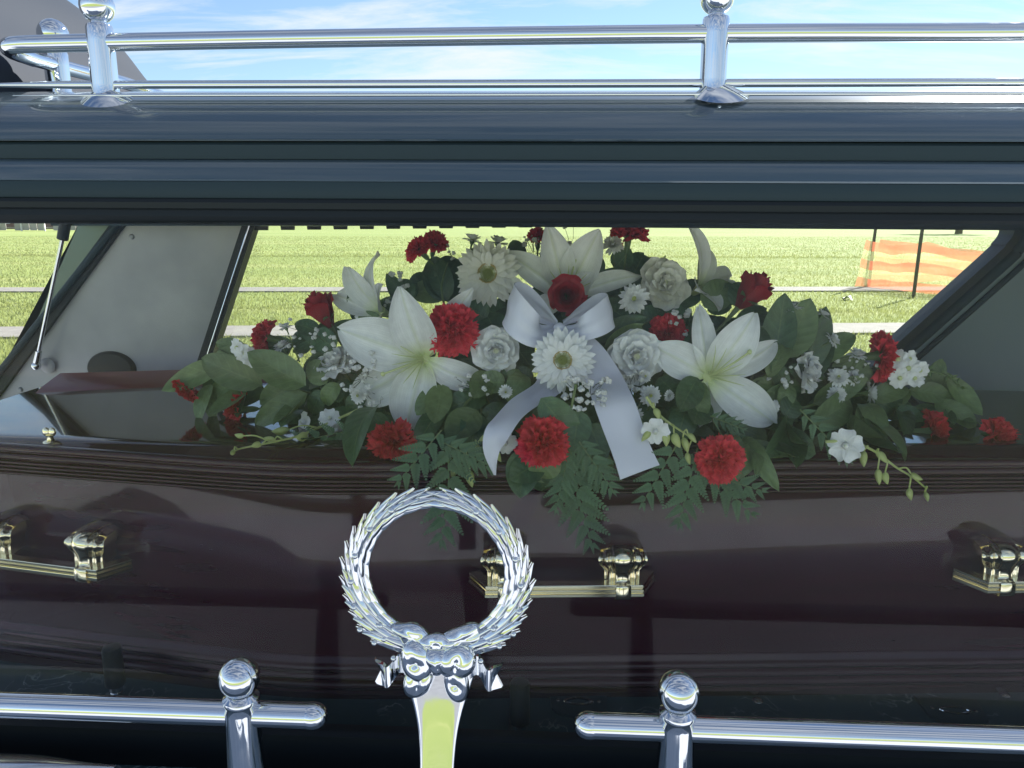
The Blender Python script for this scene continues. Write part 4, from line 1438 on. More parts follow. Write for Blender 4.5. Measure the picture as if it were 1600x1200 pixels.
carnation(708, 517, 80, fd(-0.05, 0.1, 1), 'full red carnation facing out between the largest lily and a white ruffled bloom', dy=-0.03)
carnation(655, 391, 44, fd(-0.7, 0.8, 0.5), 'left one of two dark red carnations against the grass at the upper left', v=1)
carnation(679, 382, 40, fd(0.3, 1, 0.4), 'dark red carnation touching its twin on the skyline left of the top gerbera', v=2, dy=0.02)
carnation(982, 371, 58, fd(0.1, 1, 0.12), 'dark red carnation lying flat on the very top of the spray', v=1)
carnation(840, 371, 30, fd(0, 1, 0.5), 'small dark red carnation peeping out behind the top lily', v=2, dy=0.06)
carnation(1041, 520, 58, fd(0.3, 0.3, 1), 'red carnation half hidden behind the left petal of the right lily', v=1, dy=0.02)
carnation(615, 691, 72, fd(-0.1, 0.1, 1), 'bright red carnation under the long petal of the largest lily', v=2, dy=-0.02)
carnation(849, 691, 78, fd(0, 0.05, 1), 'red carnation low in the middle over a pale round leaf', v=0, dy=-0.055)
carnation(1122, 716, 74, fd(0.1, 0.15, 1), 'bright red carnation above the ferns at lower right', v=1)
carnation(420, 528, 58, fd(-0.92, 0.25, 0.15), 'red carnation seen from the side before the path at upper left', v=0, squash=(1, 0.9, 0.9))
carnation(296, 606, 52, fd(-0.6, -0.75, 0.3), 'leftmost red carnation, hanging from the tip of the leafy stem', v=1, squash=(1, 1, 0.8))
carnation(377, 640, 60, fd(-0.95, 0.0, 0.25), 'red carnation lying on its side on the lid at the left', v=2, squash=(1, 1, 0.8))
carnation(1371, 556, 74, fd(0.95, 0.12, 0.2), 'dark red carnation on a green cup, seen edge on at right above a white spike', v=1, squash=(1, 1, 0.9))
carnation(1451, 675, 66, fd(0.95, 0.05, 0.25), 'red carnation standing on its rim on the lid at right', v=2, squash=(1, 1, 0.8))
carnation(1552, 680, 64, fd(0.55, 0.3, 0.75), 'rightmost red carnation, lying alone on the dark lid', v=0, squash=(1.12, 0.78, 0.9))


# ---- roses and ruffled white blooms share one builder
def cup_petal(r0, h, half, flare, curl, ruf, nseed, rise=0.6):
    rg = random.Random(nseed)
    ph = rg.random() * 6

    def fn(u, v):
        q = 2 * v - 1
        e_ = (1 - 0.22 * abs(q) ** 3)
        z = h * (u ** 0.8) * e_
        r = r0 * (0.35 + 0.65 * math.sin(PI / 2 * min(1, u * 1.7))) + flare * max(0, u - 0.45) ** 1.6 * 2.2
        z -= curl * max(0, u - 0.72) ** 1.5 * 6
        rr = ruf * u ** 2 * math.sin(7 * q + ph + 2 * u)
        a = q * half * (0.55 + 0.45 * min(1, u * 1.6))
        return ((r + rr) * math.cos(a), (r + rr) * math.sin(a), z + rr * 0.8)
    return MB().grid(fn, 12, 14)


def rose_meshes(nm, m_, n_, R0, H, ruf, flare, curl, seed):
    out_ = []
    rg = random.Random(seed)
    for i in range(n_):
        f_ = i / (n_ - 1)
        r0 = R0 * (0.10 + 0.90 * f_ ** 0.9)
        h = H * (1.0 - 0.20 * f_) * rg.uniform(0.95, 1.05)
        half = 1.55 - 0.75 * f_
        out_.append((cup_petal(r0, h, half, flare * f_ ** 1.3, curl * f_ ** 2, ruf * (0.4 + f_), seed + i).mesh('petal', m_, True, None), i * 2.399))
    return out_


def lisi_meshes(m_, seed):
    out_ = []
    rg = random.Random(seed)
    for ring, (n_, L, W, e0, e1, r0) in enumerate(((6, 0.046, 0.026, 12, 2, 0.003), (6, 0.040, 0.024, 34, 16, 0.003), (5, 0.033, 0.020, 56, 36, 0.003), (5, 0.028, 0.016, 76, 66, 0.003))):
        for i in range(n_):
            ph = rg.random() * 6
            a0, a1 = R(e0 + rg.uniform(-6, 6)), R(e1 + rg.uniform(-14, 10))
            me_ = MB().grid(blade_fn(L * rg.uniform(0.9, 1.08), W, wf_broad, lambda u, a0=a0, a1=a1: a0 + (a1 - a0) * u, cup=0.30, ruf=(0.0050, rg.uniform(3.5, 6), ph), twist=rg.uniform(-0.25, 0.25)), 10, 14).mesh('petal', m_, True, None)
            out_.append((me_, 2 * PI * (i + rg.uniform(-0.15, 0.15)) / n_ + ring * 0.55))
    for i in range(5):
        out_.append((cup_petal(0.0045 + 0.0012 * i, 0.027, 1.5, 0.002, 0.0, 0.0008, seed + 50 + i).mesh('petal', m_, True, None), i * 2.4))
    return out_


def wf_broad(u): return 0.14 + 0.86 * math.sin(PI / 2 * min(1, u * 1.5)) * (1 - 0.45 * max(0, (u - 0.7) / 0.3) ** 2)


ROSE = rose_meshes('rose', M['rose'], 20, 0.0185, 0.040, 0.0007, 0.016, 0.010, 50)
ROSEB = rose_meshes('rose', M['rose'], 15, 0.0165, 0.046, 0.0008, 0.010, 0.004, 80)
LISI = lisi_meshes(M['white'], 110)
LISC = lisi_meshes(M['cream'], 140)
SEPAL = MB().grid(blade_fn(0.032, 0.005, wf_leaf, lambda u: R(70) - R(60) * u), 8, 4).mesh('sepal', M['calyx'], True, None)


def cupbloom(kind, px, py, dia, D, label, set_, ref, dy=0.0, roll=0.0, cat=None, group=None, zs=1.0):
    P = pos(px, py, dy)
    s = dia * m_px(P) / ref
    Dn = Vector(D).normalized()
    t_ = thing(kind, label, cat or kind, facing(P - Dn * 0.02 * s, D, roll), group)
    for me_, a in set_:
        link('petal', me_, t_, RZ(a) @ SC((s, s, s * zs)))
    if kind == 'lisianthus':
        part('eye', MB().ball((0, 0, 0.008), 0.0085, 10, (1, 1, 1.2)), M['cream'], t_, angle=None, mtx=SC(s))
    for i in range(5):
        link('sepal', SEPAL, t_, RZ(i * 2 * PI / 5) @ T((0, 0, -0.016 * s if kind == 'lisianthus' else 0)) @ SC(s))
    part('stem', MB().tube([(0, 0.003, -0.09), (0, 0, -0.03), (0, 0, 0.0), (0, 0, 0.004)], [0.0023, 0.0023, 0.0045, 0.006], 8), M['stem'], t_)
    return t_


GR = 'red roses in the spray'
cupbloom('rose', 886, 462, 57, fd(0.02, 0.12, 1), 'open red rose facing out in the fork of the top lily above the bow', ROSE, 0.054, dy=-0.03, group=GR)
cupbloom('rose', 506, 492, 54, fd(-0.45, 0.9, 0.15), 'red rose bud standing upright against the grass left of the largest lily', ROSEB, 0.050, group=GR, zs=1.25)
cupbloom('rose', 1170, 462, 56, fd(0.6, 0.75, 0.05), 'very dark red rose seen from the side on the skyline at right', ROSEB, 0.046, group=GR, zs=1.2)
GL = 'ruffled white lisianthus blooms'
cupbloom('lisianthus', 775, 549, 78, fd(0.05, 0.05, 1), 'round white ruffled bloom between the full red carnation and the bow', LISI, 0.092, group=GL, dy=-0.02)
cupbloom('lisianthus', 996, 557, 90, fd(0.05, 0.1, 1), 'round white ruffled bloom with a greenish eye right of the front gerbera', LISI, 0.092, group=GL, dy=-0.02, roll=1.2)
cupbloom('lisianthus', 520, 562, 64, fd(-0.35, 0.75, 0.6), 'white ruffled bloom tilted up left of the largest lily over tiny white sprigs', LISI, 0.086, group=GL, zs=1.2, roll=2.2)
cupbloom('lisianthus', 1268, 580, 66, fd(0.75, 0.15, 0.55), 'white ruffled bloom turned right on a green cup beside small daisies', LISI, 0.086, group=GL, zs=1.3, roll=0.6)
cupbloom('lisianthus', 1042, 440, 84, fd(0.2, 0.35, 0.9), 'cream ruffled bloom in shade near the top right of the spray', LISC, 0.092, group=GL, dy=0.01, roll=0.3)


# ---- gerberas
def gerbera(px, py, dia, D, label, m_, dy=-0.02):
    P = pos(px, py, dy)
    s = dia * m_px(P) / 0.1
    t_ = thing('gerbera', label, 'gerbera', facing(P, D), 'white gerberas in the spray')
    ms = [MB().grid(blade_fn(0.0435, 0.0046, wf_strap, lambda u, a=a, c_=c_: R(a) + R(c_) * u, cup=-0.25, fold=0.12), 8, 4).mesh('petal', m_, True, None) for a, c_ in ((6, -12), (14, -20), (0, -4))]
    rg = random.Random(px)
    for ring, (n_, sc_, el) in enumerate(((30, 1.0, 0), (26, 0.86, 9), (22, 0.66, 18))):
        for i in range(n_):
            a = 2 * PI * (i + 0.5 * ring + rg.uniform(-0.3, 0.3)) / n_
            link('petal', ms[rg.randrange(3)], t_, RZ(a) @ T((0.005, 0, 0.001 + 0.0018 * ring)) @ RY(-R(el + rg.uniform(-7, 7))) @ SC((s * sc_ * rg.uniform(0.92, 1.06), s * rg.uniform(0.9, 1.15), s)))
    db = MB()
    for i in range(150):
        r_ = 0.0125 * math.sqrt(i / 150.0)
        a = i * 2.39996
        db.ball((r_ * math.cos(a), r_ * math.sin(a), 0.0075 - 14 * r_ * r_ + (0.002 if r_ > 0.009 else 0)), 0.0009, 6, (1, 1, 1.8))
    db.ball((0, 0, 0.0025), 0.0115, 14, (1, 1, 0.35))
    part('disc', db, M['disc'], t_, angle=None, mtx=SC(s))
    fb_ = MB()
    for i in range(46):
        a = i * 2 * PI / 46
        r_ = 0.0118 + 0.0012 * rg.random()
        fb_.tube([(r_ * 0.9 * math.cos(a), r_ * 0.9 * math.sin(a), 0.004), (r_ * math.cos(a), r_ * math.sin(a), 0.0095), (r_ * 1.1 * math.cos(a), r_ * 1.1 * math.sin(a), 0.0105)], [0.0006, 0.0007, 0.0009], 5)
    part('florets', fb_, M['floret'], t_, kind='stuff', mtx=SC(s))
    part('stem', stem_mb(0.10, 0.003, 0.0), M['stem'], t_)
    return t_


gerbera(763, 428, 110, fd(-0.05, 0.18, 1), 'cream gerbera at the top left of the spray', M['cream'])
gerbera(879, 562, 106, fd(0.0, 0.1, 1), 'bright white gerbera at the front under the knot of the bow', M['white'], dy=-0.065)


# ---- small chrysanthemums
def mum_mesh(seed, half=False):
    rg = random.Random(seed)
    mb = MB()
    for ring, (n_, L, e0) in enumerate(((17, 0.0185, 4), (15, 0.0165, 22), (12, 0.0135, 42), (8, 0.0100, 62))):
        for i in range(n_):
            a = 2 * PI * (i + 0.5 * (ring % 2) + rg.uniform(-0.2, 0.2)) / n_
            el = e0 + rg.uniform(-8, 8)
            f_ = blade_fn(L * rg.uniform(0.9, 1.08), 0.0027, wf_strap, lambda u, el=el: R(el) + R(16) * u * (1 if ring else -1), cup=0.4)
            mtx = RZ(a) @ T((0.002, 0, 0.001 * ring))
            mb.join(MB().grid(f_, 5, 2), mtx)
    return mb.mesh('petals', M['white'], True, None)


MUM = [mum_mesh(1), mum_mesh(2)]
MUMD = MB().ball((0, 0, 0.004), 0.0036, 10, (1, 1, 0.8)).mesh('disc', M['disc'])
MUMC = MB().lathe([(0.0015, -0.02), (0.002, -0.008), (0.005, -0.003), (0.006, 0.001)], 10).mesh('calyx', M['calyx'])
GM = 'small white chrysanthemums'


def mum(px, py, dia, D, label, dy=-0.01):
    P = pos(px, py, dy)
    s = dia * m_px(P) / 0.040
    t_ = thing('chrysanthemum', label, 'chrysanthemum', facing(P, D, px * 0.37), GM)
    link('petals', MUM[px % 2], t_, SC(s), kind='stuff')
    link('disc', MUMD, t_, SC(s))
    link('calyx', MUMC, t_, SC(s))
    part('stem', stem_mb(0.06, 0.0012, 0.015), M['stem'], t_)


mum(990, 467, 50, fd(0, 0.15, 1), 'small white chrysanthemum in the dark leaves right of the red rose', dy=-0.02)
mum(1016, 618, 36, fd(0.1, 0.1, 1), 'small white chrysanthemum right of the hanging ribbon')
mum(1008, 588, 22, fd(0.2, 0.3, 1), 'tiny white chrysanthemum bud under the ruffled bloom with the greenish eye')
mum(1045, 618, 20, fd(0.5, 0.0, 0.8), 'tiny cupped white chrysanthemum bud left of the right lily')
mum(1307, 617, 32, fd(0, 0.2, 1), 'small white chrysanthemum lowest of the group right of the turned ruffled bloom')
mum(1310, 590, 34, fd(-0.2, 0.5, 0.8), 'small white chrysanthemum just above another, beside the turned ruffled bloom')
mum(1333, 592, 28, fd(0.5, 0.5, 0.7), 'small white chrysanthemum highest right of its group before pale leaves')
mum(1357, 614, 40, fd(0.95, 0.1, 0.25), 'small white chrysanthemum seen edge on below the edge on carnation')
mum(1300, 532, 30, fd(0.6, 0.5, 0.4), 'small white chrysanthemum on the outline of the spray before the nearer path')
mum(1338, 556, 34, fd(0.1, 0.9, 0.2), 'flat white chrysanthemum behind the green cup of the edge on carnation')
mum(1284, 492, 28, fd(0.5, 0.9, 0.1), 'white chrysanthemum poking above the leaves at right of two')
mum(1238, 482, 34, fd(-0.2, 1, 0.1), 'white chrysanthemum poking above the leaves at left of two, under the dark rose')
mum(738, 376, 34, fd(0.2, 1, -0.1), 'small white chrysanthemum standing alone above the top gerbera')
mum(778, 380, 36, fd(0.1, 1, 0.1), 'shaded white chrysanthemum just behind the top gerbera')
mum(958, 384, 38, fd(-0.1, 0.7, 0.6), 'small cream chrysanthemum below the flat carnation at the top')
mum(446, 580, 34, fd(-0.5, 0.2, 0.8), 'small white chrysanthemum in the middle of the left group')
mum(441, 543, 30, fd(-0.4, 0.9, 0.3), 'small white chrysanthemum beside the edge on carnation at the left')
mum(445, 593, 26, fd(-0.3, -0.6, 0.7), 'small white chrysanthemum hanging lowest of the left group')
mum(447, 512, 24, fd(-0.3, 1, 0.1), 'white chrysanthemum bud topmost of the left group')
mum(990, 648, 32, fd(-0.3, -0.1, 1), 'white chrysanthemum half hidden by the edge of the ribbon tail')


# ---- baby's breath
BB = []
for i in range(3):
    rg = random.Random(900 + i)
    mb = MB()
    for j in range(7):
        u = Vector((rg.gauss(0, 1), rg.gauss(0, 1), rg.gauss(0, 0.7))).normalized() * 0.45
        mb.ball(u, 0.55, 6, (1, 0.9, 0.7))
    BB.append(mb)


def gyp(px, py, wpx, hpx, n_, label, dy=-0.02, rpx=6.0):
    P = pos(px, py, dy)
    k = m_px(P)
    rg = random.Random(px * 3 + py)
    t_ = thing('gypsophila', label, 'gypsophila', T(P), "sprigs of baby's breath")
    sb_, bb = MB(), MB()
    base = Vector((0, 0.05, -0.02))
    for i in range(n_):
        q = Vector((rg.uniform(-1, 1) * wpx * k / 2, rg.uniform(-0.014, 0.012), rg.uniform(-1, 1) * hpx * k / 2))
        r_ = rpx * k * rg.uniform(0.45, 1.15)
        mid = q.lerp(base, 0.4) + Vector((rg.uniform(-1, 1), 0, rg.uniform(-1, 1))) * 0.006
        sb_.tube([base.lerp(mid, 0.35), mid, q], [0.0005, 0.0004, 0.0003], 4, False)
        bb.join(BB[rg.randrange(3)], T(q) @ RX(rg.random() * 6) @ RZ(rg.random() * 6) @ SC(r_))
    part('stems', sb_, M['darkstem'], t_, kind='stuff')
    part('blossoms', bb, M['babys'], t_, angle=None, kind='stuff')


gyp(915, 613, 72, 54, 38, "dense baby's breath below the front gerbera, over the ribbon", dy=-0.075, rpx=6.5)
gyp(576, 552, 60, 22, 8, "few baby's breath specks between the two left petals of the largest lily", dy=-0.03)
gyp(556, 580, 60, 60, 20, "loose baby's breath under the tilted ruffled bloom at left", dy=-0.065)
gyp(1078, 502, 76, 40, 12, "baby's breath scattered above the left petal of the right lily", dy=0.0)
gyp(884, 384, 34, 64, 14, "baby's breath in the dark gap between the upper petals of the top lily", dy=0.04)
gyp(622, 452, 44, 60, 14, "baby's breath in the dark leaves above the largest lily", dy=0.02)
gyp(705, 400, 56, 36, 12, "baby's breath specks on the skyline left of the top gerbera", dy=0.03, rpx=4)
gyp(834, 384, 40, 40, 14, "grey baby's breath behind the left petals of the top lily", dy=0.05, rpx=5)
gyp(990, 600, 34, 48, 18, "baby's breath between the ribbon tail and the ruffled bloom", dy=-0.01)
gyp(1312, 575, 50, 30, 12, "baby's breath behind the small daisies at right", dy=0.01, rpx=5)
gyp(484, 518, 90, 56, 12, "baby's breath specks around the rose bud at left", dy=0.0, rpx=4.5)
gyp(578, 626, 50, 30, 9, "baby's breath below the lower left petal of the largest lily", dy=-0.02)


gyp(500, 545, 60, 50, 12, "baby's breath between the tilted ruffled bloom and the left daisies", dy=-0.02, rpx=5)
gyp(1352, 585, 40, 44, 10, "baby's breath right of the small daisies under the edge on carnation", dy=-0.01, rpx=5)
gyp(735, 600, 60, 40, 12, "baby's breath under the right petal of the largest lily", dy=-0.02, rpx=5)
gyp(1215, 600, 50, 60, 12, "baby's breath between the right lily and the turned ruffled bloom", dy=-0.01, rpx=5)
mum(790, 612, 24, fd(0.1, -0.1, 1), 'tiny white chrysanthemum bud left of the short ribbon tail', dy=-0.03)
mum(1206, 636, 26, fd(0.2, 0.2, 1), 'tiny white chrysanthemum near the lower right petal of the right lily', dy=-0.03)
mum(560, 618, 28, fd(-0.2, 0.1, 1), 'small white chrysanthemum left of the drooping petals of the largest lily', dy=-0.03)


# ---- orchid sprays with lime buds
def budmesh():
    def fn(u, v):
        a = 2 * PI * v
        r_ = math.sin(PI * (u ** 0.75)) ** 0.8
        return (0.46 * r_ * math.cos(a) + 0.12 * math.sin(u * PI), 0.36 * r_ * math.sin(a), u * 1.7)
    return MB().grid(fn, 10, 12, True)


BUDM = budmesh().mesh('bud', M['bud'], True, None)
OP = MB().grid(blade_fn(0.017, 0.0085, wf_round, lambda u: R(35) - R(60) * u, cup=0.25, ruf=(0.001, 3, 0)), 8, 8).mesh('petal', M['white'], True, None)


def orchid(stem_px, buds, flowers, label, dy=-0.03, Y=None):
    def pp2(a, b_, o=0.0):
        return at(a, b_, (Y if Y is not None else depth(a, b_) + dy) + o)
    o = pp2(*stem_px[0])
    t_ = thing('orchid_spray', label, 'orchid spray', T(o), 'orchid sprays with lime green buds')
    pts = smooth_path([pp2(*p) - o for p in stem_px], 24)
    part('stem', MB().tube(pts, [0.0021 * (1 - 0.5 * i / 24) for i in range(25)], 7), M['bud'], t_)
    for (bx, by, tx, ty, ln) in buds:            # base on the stem -> tip of the bud
        a, c_ = pp2(bx, by) - o, pp2(tx, ty, -0.008) - o
        k = m_px(o)
        near_ = min(pts, key=lambda p: (p - a).length)
        d = (c_ - a).normalized()
        L = ln * k
        st_ = c_ - d * L
        bend_ = near_.lerp(st_, 0.5) + Vector((0, -0.004, 0.006))
        bd = link('bud', BUDM, t_, facing(st_, d, random.random() * 6) @ SC(L / 1.7))
        part('bud_stalk', MB().tube(smooth_path([near_, bend_, st_], 6), 0.0011, 6), M['bud'], t_)
    for (x, y, s, D) in flowers:
        p = pp2(x, y, -0.004) - o
        fl = link('bloom', MB().ball((0, 0, 0.004), 0.005, 8, (0.8, 0.8, 1.2)).mesh('bloom', M['white']), t_, facing(p, D) @ SC(s))
        for i in range(5):
            link('petal', OP, fl, RZ(i * 2 * PI / 5 + 0.3))
    return t_


orchid([(560, 640), (520, 658), (470, 680), (430, 690), (380, 700), (368, 704)],
       [(470, 680), ] and [(500, 668, 462, 684, 0)] and [(478, 668, 424, 674, 28), (500, 672, 462, 684, 26), (440, 688, 412, 684, 18), (430, 690, 392, 698, 18), (405, 684, 366, 679, 16), (372, 702, 360, 708, 14)],
       [(478, 660, 1.0, fd(-0.6, 0.2, 0.6)), (515, 655, 1.0, fd(0.2, 0.6, 0.8)), (525, 668, 0.85, fd(0.3, -0.6, 0.6))],
       'orchid spray with pale buds reaching left over the lid', dy=-0.02)
orchid([(800, 640), (776, 672), (748, 690), (728, 706), (712, 728)],
       [(742, 690, 753, 716, 25), (730, 705, 738, 762, 28), (716, 722, 707, 748, 22), (768, 690, 783, 722, 22), (772, 682, 748, 688, 24)],
       [(790, 690, 1.0, fd(0, -0.2, 1))], 'orchid spray with hanging buds left of the short ribbon tail', Y=1.015)
orchid([(1010, 620), (1030, 648), (1050, 664), (1068, 676), (1088, 690)],
       [(1020, 632, 1030, 656, 20), (1036, 660, 1041, 698, 25), (1048, 664, 1063, 700, 26), (1070, 672, 1088, 692, 20), (1066, 680, 1075, 708, 26), (1072, 700, 1078, 726, 20), (1020, 670, 1002, 690, 24)],
       [(1024, 672, 1.1, fd(-0.1, -0.2, 1))], 'orchid spray with lime buds right of the long ribbon tail', Y=1.0)
orchid([(1290, 690), (1330, 690), (1368, 706), (1400, 730), (1425, 745), (1446, 762)],
       [(1330, 680, 1350, 702, 26), (1350, 705, 1350, 730, 26), (1372, 708, 1386, 724, 24), (1370, 715, 1374, 758, 26), (1380, 720, 1387, 757, 20), (1405, 730, 1442, 750, 20), (1418, 745, 1424, 782, 20), (1444, 765, 1450, 784, 16)],
       [(1322, 696, 1.3, fd(-0.4, 0.2, 0.8))], 'orchid spray with buds hanging over the lid edge at right', Y=1.0)


# ---- white stock spikes
def stock(stem_px, fl, label):
    o = pos(*stem_px[0])
    t_ = thing('stock_spike', label, 'stock flower', T(o), 'white stock spikes')
    pts = smooth_path([pos(*p, -0.01) - o for p in stem_px], 20)
    part('stem', MB().tube(pts, [0.003 * (1 - 0.6 * i / 20) for i in range(21)], 7), M['calyx'], t_)
    for (x, y, s) in fl:
        p = pos(x, y, -0.02) - o
        D = Vector((random.uniform(-0.6, 0.6), -1, random.uniform(-0.2, 0.7)))
        b_ = link('bloom', MB().ball((0, 0, 0.003), 0.004, 8).mesh('bloom', M['pistil']), t_, facing(p, D) @ SC(s))
        for i in range(5):
            link('petal', OP, b_, RZ(i * 2 * PI / 5 + 0.3))
    rg = random.Random(5)
    for i in range(15):
        f_ = 0.42 + 0.58 * i / 14
        p = pts[min(20, int(f_ * 20))]
        a = i * 2.4
        d = Vector((math.cos(a) * 0.7, -0.5, math.sin(a) * 0.8 + 0.2)).normalized()
        s = 0.0085 * (1.35 - 0.75 * f_)
        link('bud', BUDG, t_, facing(p, d) @ SC(s))


BUDG = budmesh().mesh('bud', M['calyx'], True, None)
stock([(1370, 575), (1410, 572), (1450, 578), (1485, 590), (1505, 608)], [(1402, 562, 1.0), (1418, 575, 1.1), (1405, 590, 1.0), (1428, 592, 0.9), (1436, 578, 0.9), (1420, 560, 0.8)], 'white stock spike with green bud tip at right, behind the edge on carnation')
stock([(430, 560), (405, 552), (385, 545), (368, 543)], [(372, 543, 0.9), (384, 552, 1.0), (396, 558, 1.0)], 'white stock flowers beside the left edge of the spray')

# ---- leaves
LEAFM = {}
for mk in ('leaf', 'leafback'):
    for i, (c0, c1, fo, rf) in enumerate(((20, -30, 0.20, 0.0025), (8, -50, 0.10, 0.004), (-5, 25, 0.28, 0.002), (30, -70, 0.15, 0.003))):
        LEAFM[mk, i] = MB().grid(blade_fn(0.1, 0.030, wf_leaf, lambda u, c0=c0, c1=c1: R(c0) + R(c1 - c0) * u, fold=fo, ruf=(rf, 2.5, i * 1.9)), 12, 6).mesh('leaf', M[mk], True, None)


def leaf_between(parent, o, a, b_, width, pale, var_, nrm=None):
    """one leaf from base a to tip b_ (world), its face turned to nrm"""
    d = b_ - a
    L = d.length
    x = d.normalized()
    n_ = Vector(nrm if nrm else (0, -0.8, 0.6))
    n_ = (n_ - x * n_.dot(x))
    n_ = n_.normalized() if n_.length > 1e-3 else x.orthogonal().normalized()
    y = n_.cross(x)
    mt = Matrix((x, y, n_)).transposed().to_4x4()
    link('leaf', LEAFM['leafback' if pale else 'leaf', var_ % 4], parent, T(a - o) @ mt @ SC((L / 0.097, 0.82 * width / 0.060, L / 0.1)))


def sprig(label, stem_px, leaves, dy=0.0, group='leafy stems in the spray', Yc=None):
    """leaves: (base x, base y, tip x, tip y, width px, pale, depth offset)"""
    def P2(a, b_, o=0.0):
        return at(a, b_, Yc + o) if Yc is not None else pos(a, b_, dy + o)
    o = P2(*stem_px[0])
    t_ = thing('leaf_sprig', label, 'leafy stem', T(o), group)
    pts = smooth_path([P2(*p, 0.012) - o for p in stem_px], 12)
    part('stem', MB().tube(pts, [0.0022 * (1 - 0.5 * i / 12) for i in range(13)], 7), M['stem'], t_)
    if group.startswith('leafy'):               # each leaf has a smaller one close behind it on the stem
        more = []
        for (bx, by, tx, ty, wd, pale, off) in leaves:
            an = random.choice((-1, 1)) * random.uniform(0.5, 1.0)
            ex, ey = tx - bx, ty - by
            sc_ = random.uniform(0.6, 0.9)
            nx, ny = (ex * math.cos(an) - ey * math.sin(an)) * sc_, (ex * math.sin(an) + ey * math.cos(an)) * sc_
            sx, sy = bx + ex * 0.1, by + ey * 0.1
            if sy + ny > by - 60 and sy + ny > 405:
                more.append((sx, sy, sx + nx, sy + ny, wd * 0.8, pale if random.random() < 0.6 else 1 - pale, off + 0.014))
        leaves = list(leaves) + more
    for i, (bx, by, tx, ty, wd, pale, off) in enumerate(leaves):
        a, c_ = P2(bx, by, off + 0.008), P2(tx, ty, off - 0.006)
        leaf_between(t_, o, a, c_, wd * m_px(a), pale, i + int(bx), (random.uniform(-0.35, 0.35), -1, random.uniform(0.1, 0.7)))
    return t_


sprig('leafy stem reaching farthest left past the leftmost carnation', [(480, 590), (400, 590), (330, 575), (290, 580)],
      [(350, 565, 262, 612, 46, 1, 0), (392, 545, 318, 570, 40, 1, 0.01), (410, 600, 312, 560, 62, 1, -0.01), (330, 600, 298, 652, 34, 1, 0), (400, 590, 320, 622, 48, 1, 0.01), (385, 605, 330, 660, 40, 1, 0), (420, 610, 345, 640, 36, 0, 0.02)])
sprig('leafy stem with one broad pale leaf curving under the left group of daisies', [(520, 620), (470, 610), (420, 590)],
      [(478, 602, 392, 556, 66, 1, -0.03), (480, 615, 385, 662, 44, 1, -0.02), (470, 640, 438, 664, 34, 0, 0), (510, 600, 478, 560, 44, 1, -0.01), (505, 610, 480, 650, 38, 0, 0), (530, 600, 498, 636, 36, 1, -0.01), (520, 560, 476, 575, 40, 0, 0.02), (460, 540, 400, 540, 34, 0, 0.01), (500, 520, 460, 505, 34, 0, 0.02), (490, 540, 450, 520, 36, 0, 0.02), (525, 545, 480, 515, 48, 0, 0.0)])
sprig('leafy stem with a large glossy dark leaf hanging left of the low carnation', [(620, 600), (590, 630), (560, 660)],
      [(588, 636, 545, 716, 54, 0, -0.03), (570, 610, 540, 655, 40, 0, 0), (600, 640, 572, 690, 40, 0, 0.02), (560, 640, 505, 660, 36, 0, 0.02), (620, 655, 585, 672, 34, 0, 0.02), (560, 690, 500, 700, 36, 0, 0.03)])
sprig('leafy stem whose olive leaves fan out below the largest lily', [(760, 600), (720, 640), (700, 690)],
      [(690, 600, 680, 668, 52, 1, 0.0), (745, 640, 700, 692, 66, 1, -0.02), (760, 580, 738, 628, 44, 1, 0), (790, 600, 745, 592, 46, 1, 0), (760, 620, 690, 640, 50, 0, 0.02), (720, 660, 640, 660, 46, 0, 0.03), (690, 640, 648, 700, 44, 0, 0.03), (820, 585, 795, 625, 44, 1, 0), (735, 680, 690, 705, 44, 0, 0.02), (800, 640, 760, 672, 46, 0, 0.02), (830, 600, 800, 575, 40, 0, 0.02)])
sprig('leafy stem with a pale round leaf under the low middle carnation', [(880, 680), (840, 720), (820, 750)],
      [(850, 715, 798, 752, 62, 0, -0.0), (862, 704, 835, 752, 66, 1, -0.006), (820, 700, 812, 776, 66, 0, 0.004)], Yc=1.0)
sprig('leafy stem with broad dark leaves beside the ribbon tail in the centre', [(900, 600), (890, 650), (880, 690)],
      [(845, 622, 910, 700, 66, 0, 0.0), (905, 640, 895, 705, 58, 0, 0.01), (920, 660, 945, 720, 50, 0, 0.015), (960, 640, 1000, 700, 50, 0, 0.02), (905, 690, 960, 740, 44, 1, 0.01), (880, 690, 860, 745, 50, 0, 0.02)], Yc=1.005)
sprig('leafy stem spreading below the right lily', [(1080, 600), (1110, 650), (1140, 700)],
      [(1090, 590, 1056, 650, 52, 0, -0.01), (1070, 640, 1058, 690, 54, 0, 0.01), (1100, 620, 1078, 668, 60, 0, 0.01), (1120, 650, 1180, 650, 44, 0, 0.02), (1140, 660, 1200, 690, 50, 0, 0.01), (1190, 640, 1225, 660, 50, 0, 0.0), (1210, 610, 1170, 660, 48, 0, 0.02), (1130, 680, 1180, 695, 26, 0, -0.01), (1155, 690, 1210, 745, 40, 1, -0.02), (1170, 700, 1165, 740, 34, 1, -0.02), (1230, 660, 1200, 712, 46, 0, -0.01), (1220, 690, 1265, 705, 66, 0, 0.0), (1190, 700, 1240, 730, 44, 0, 0.02)])
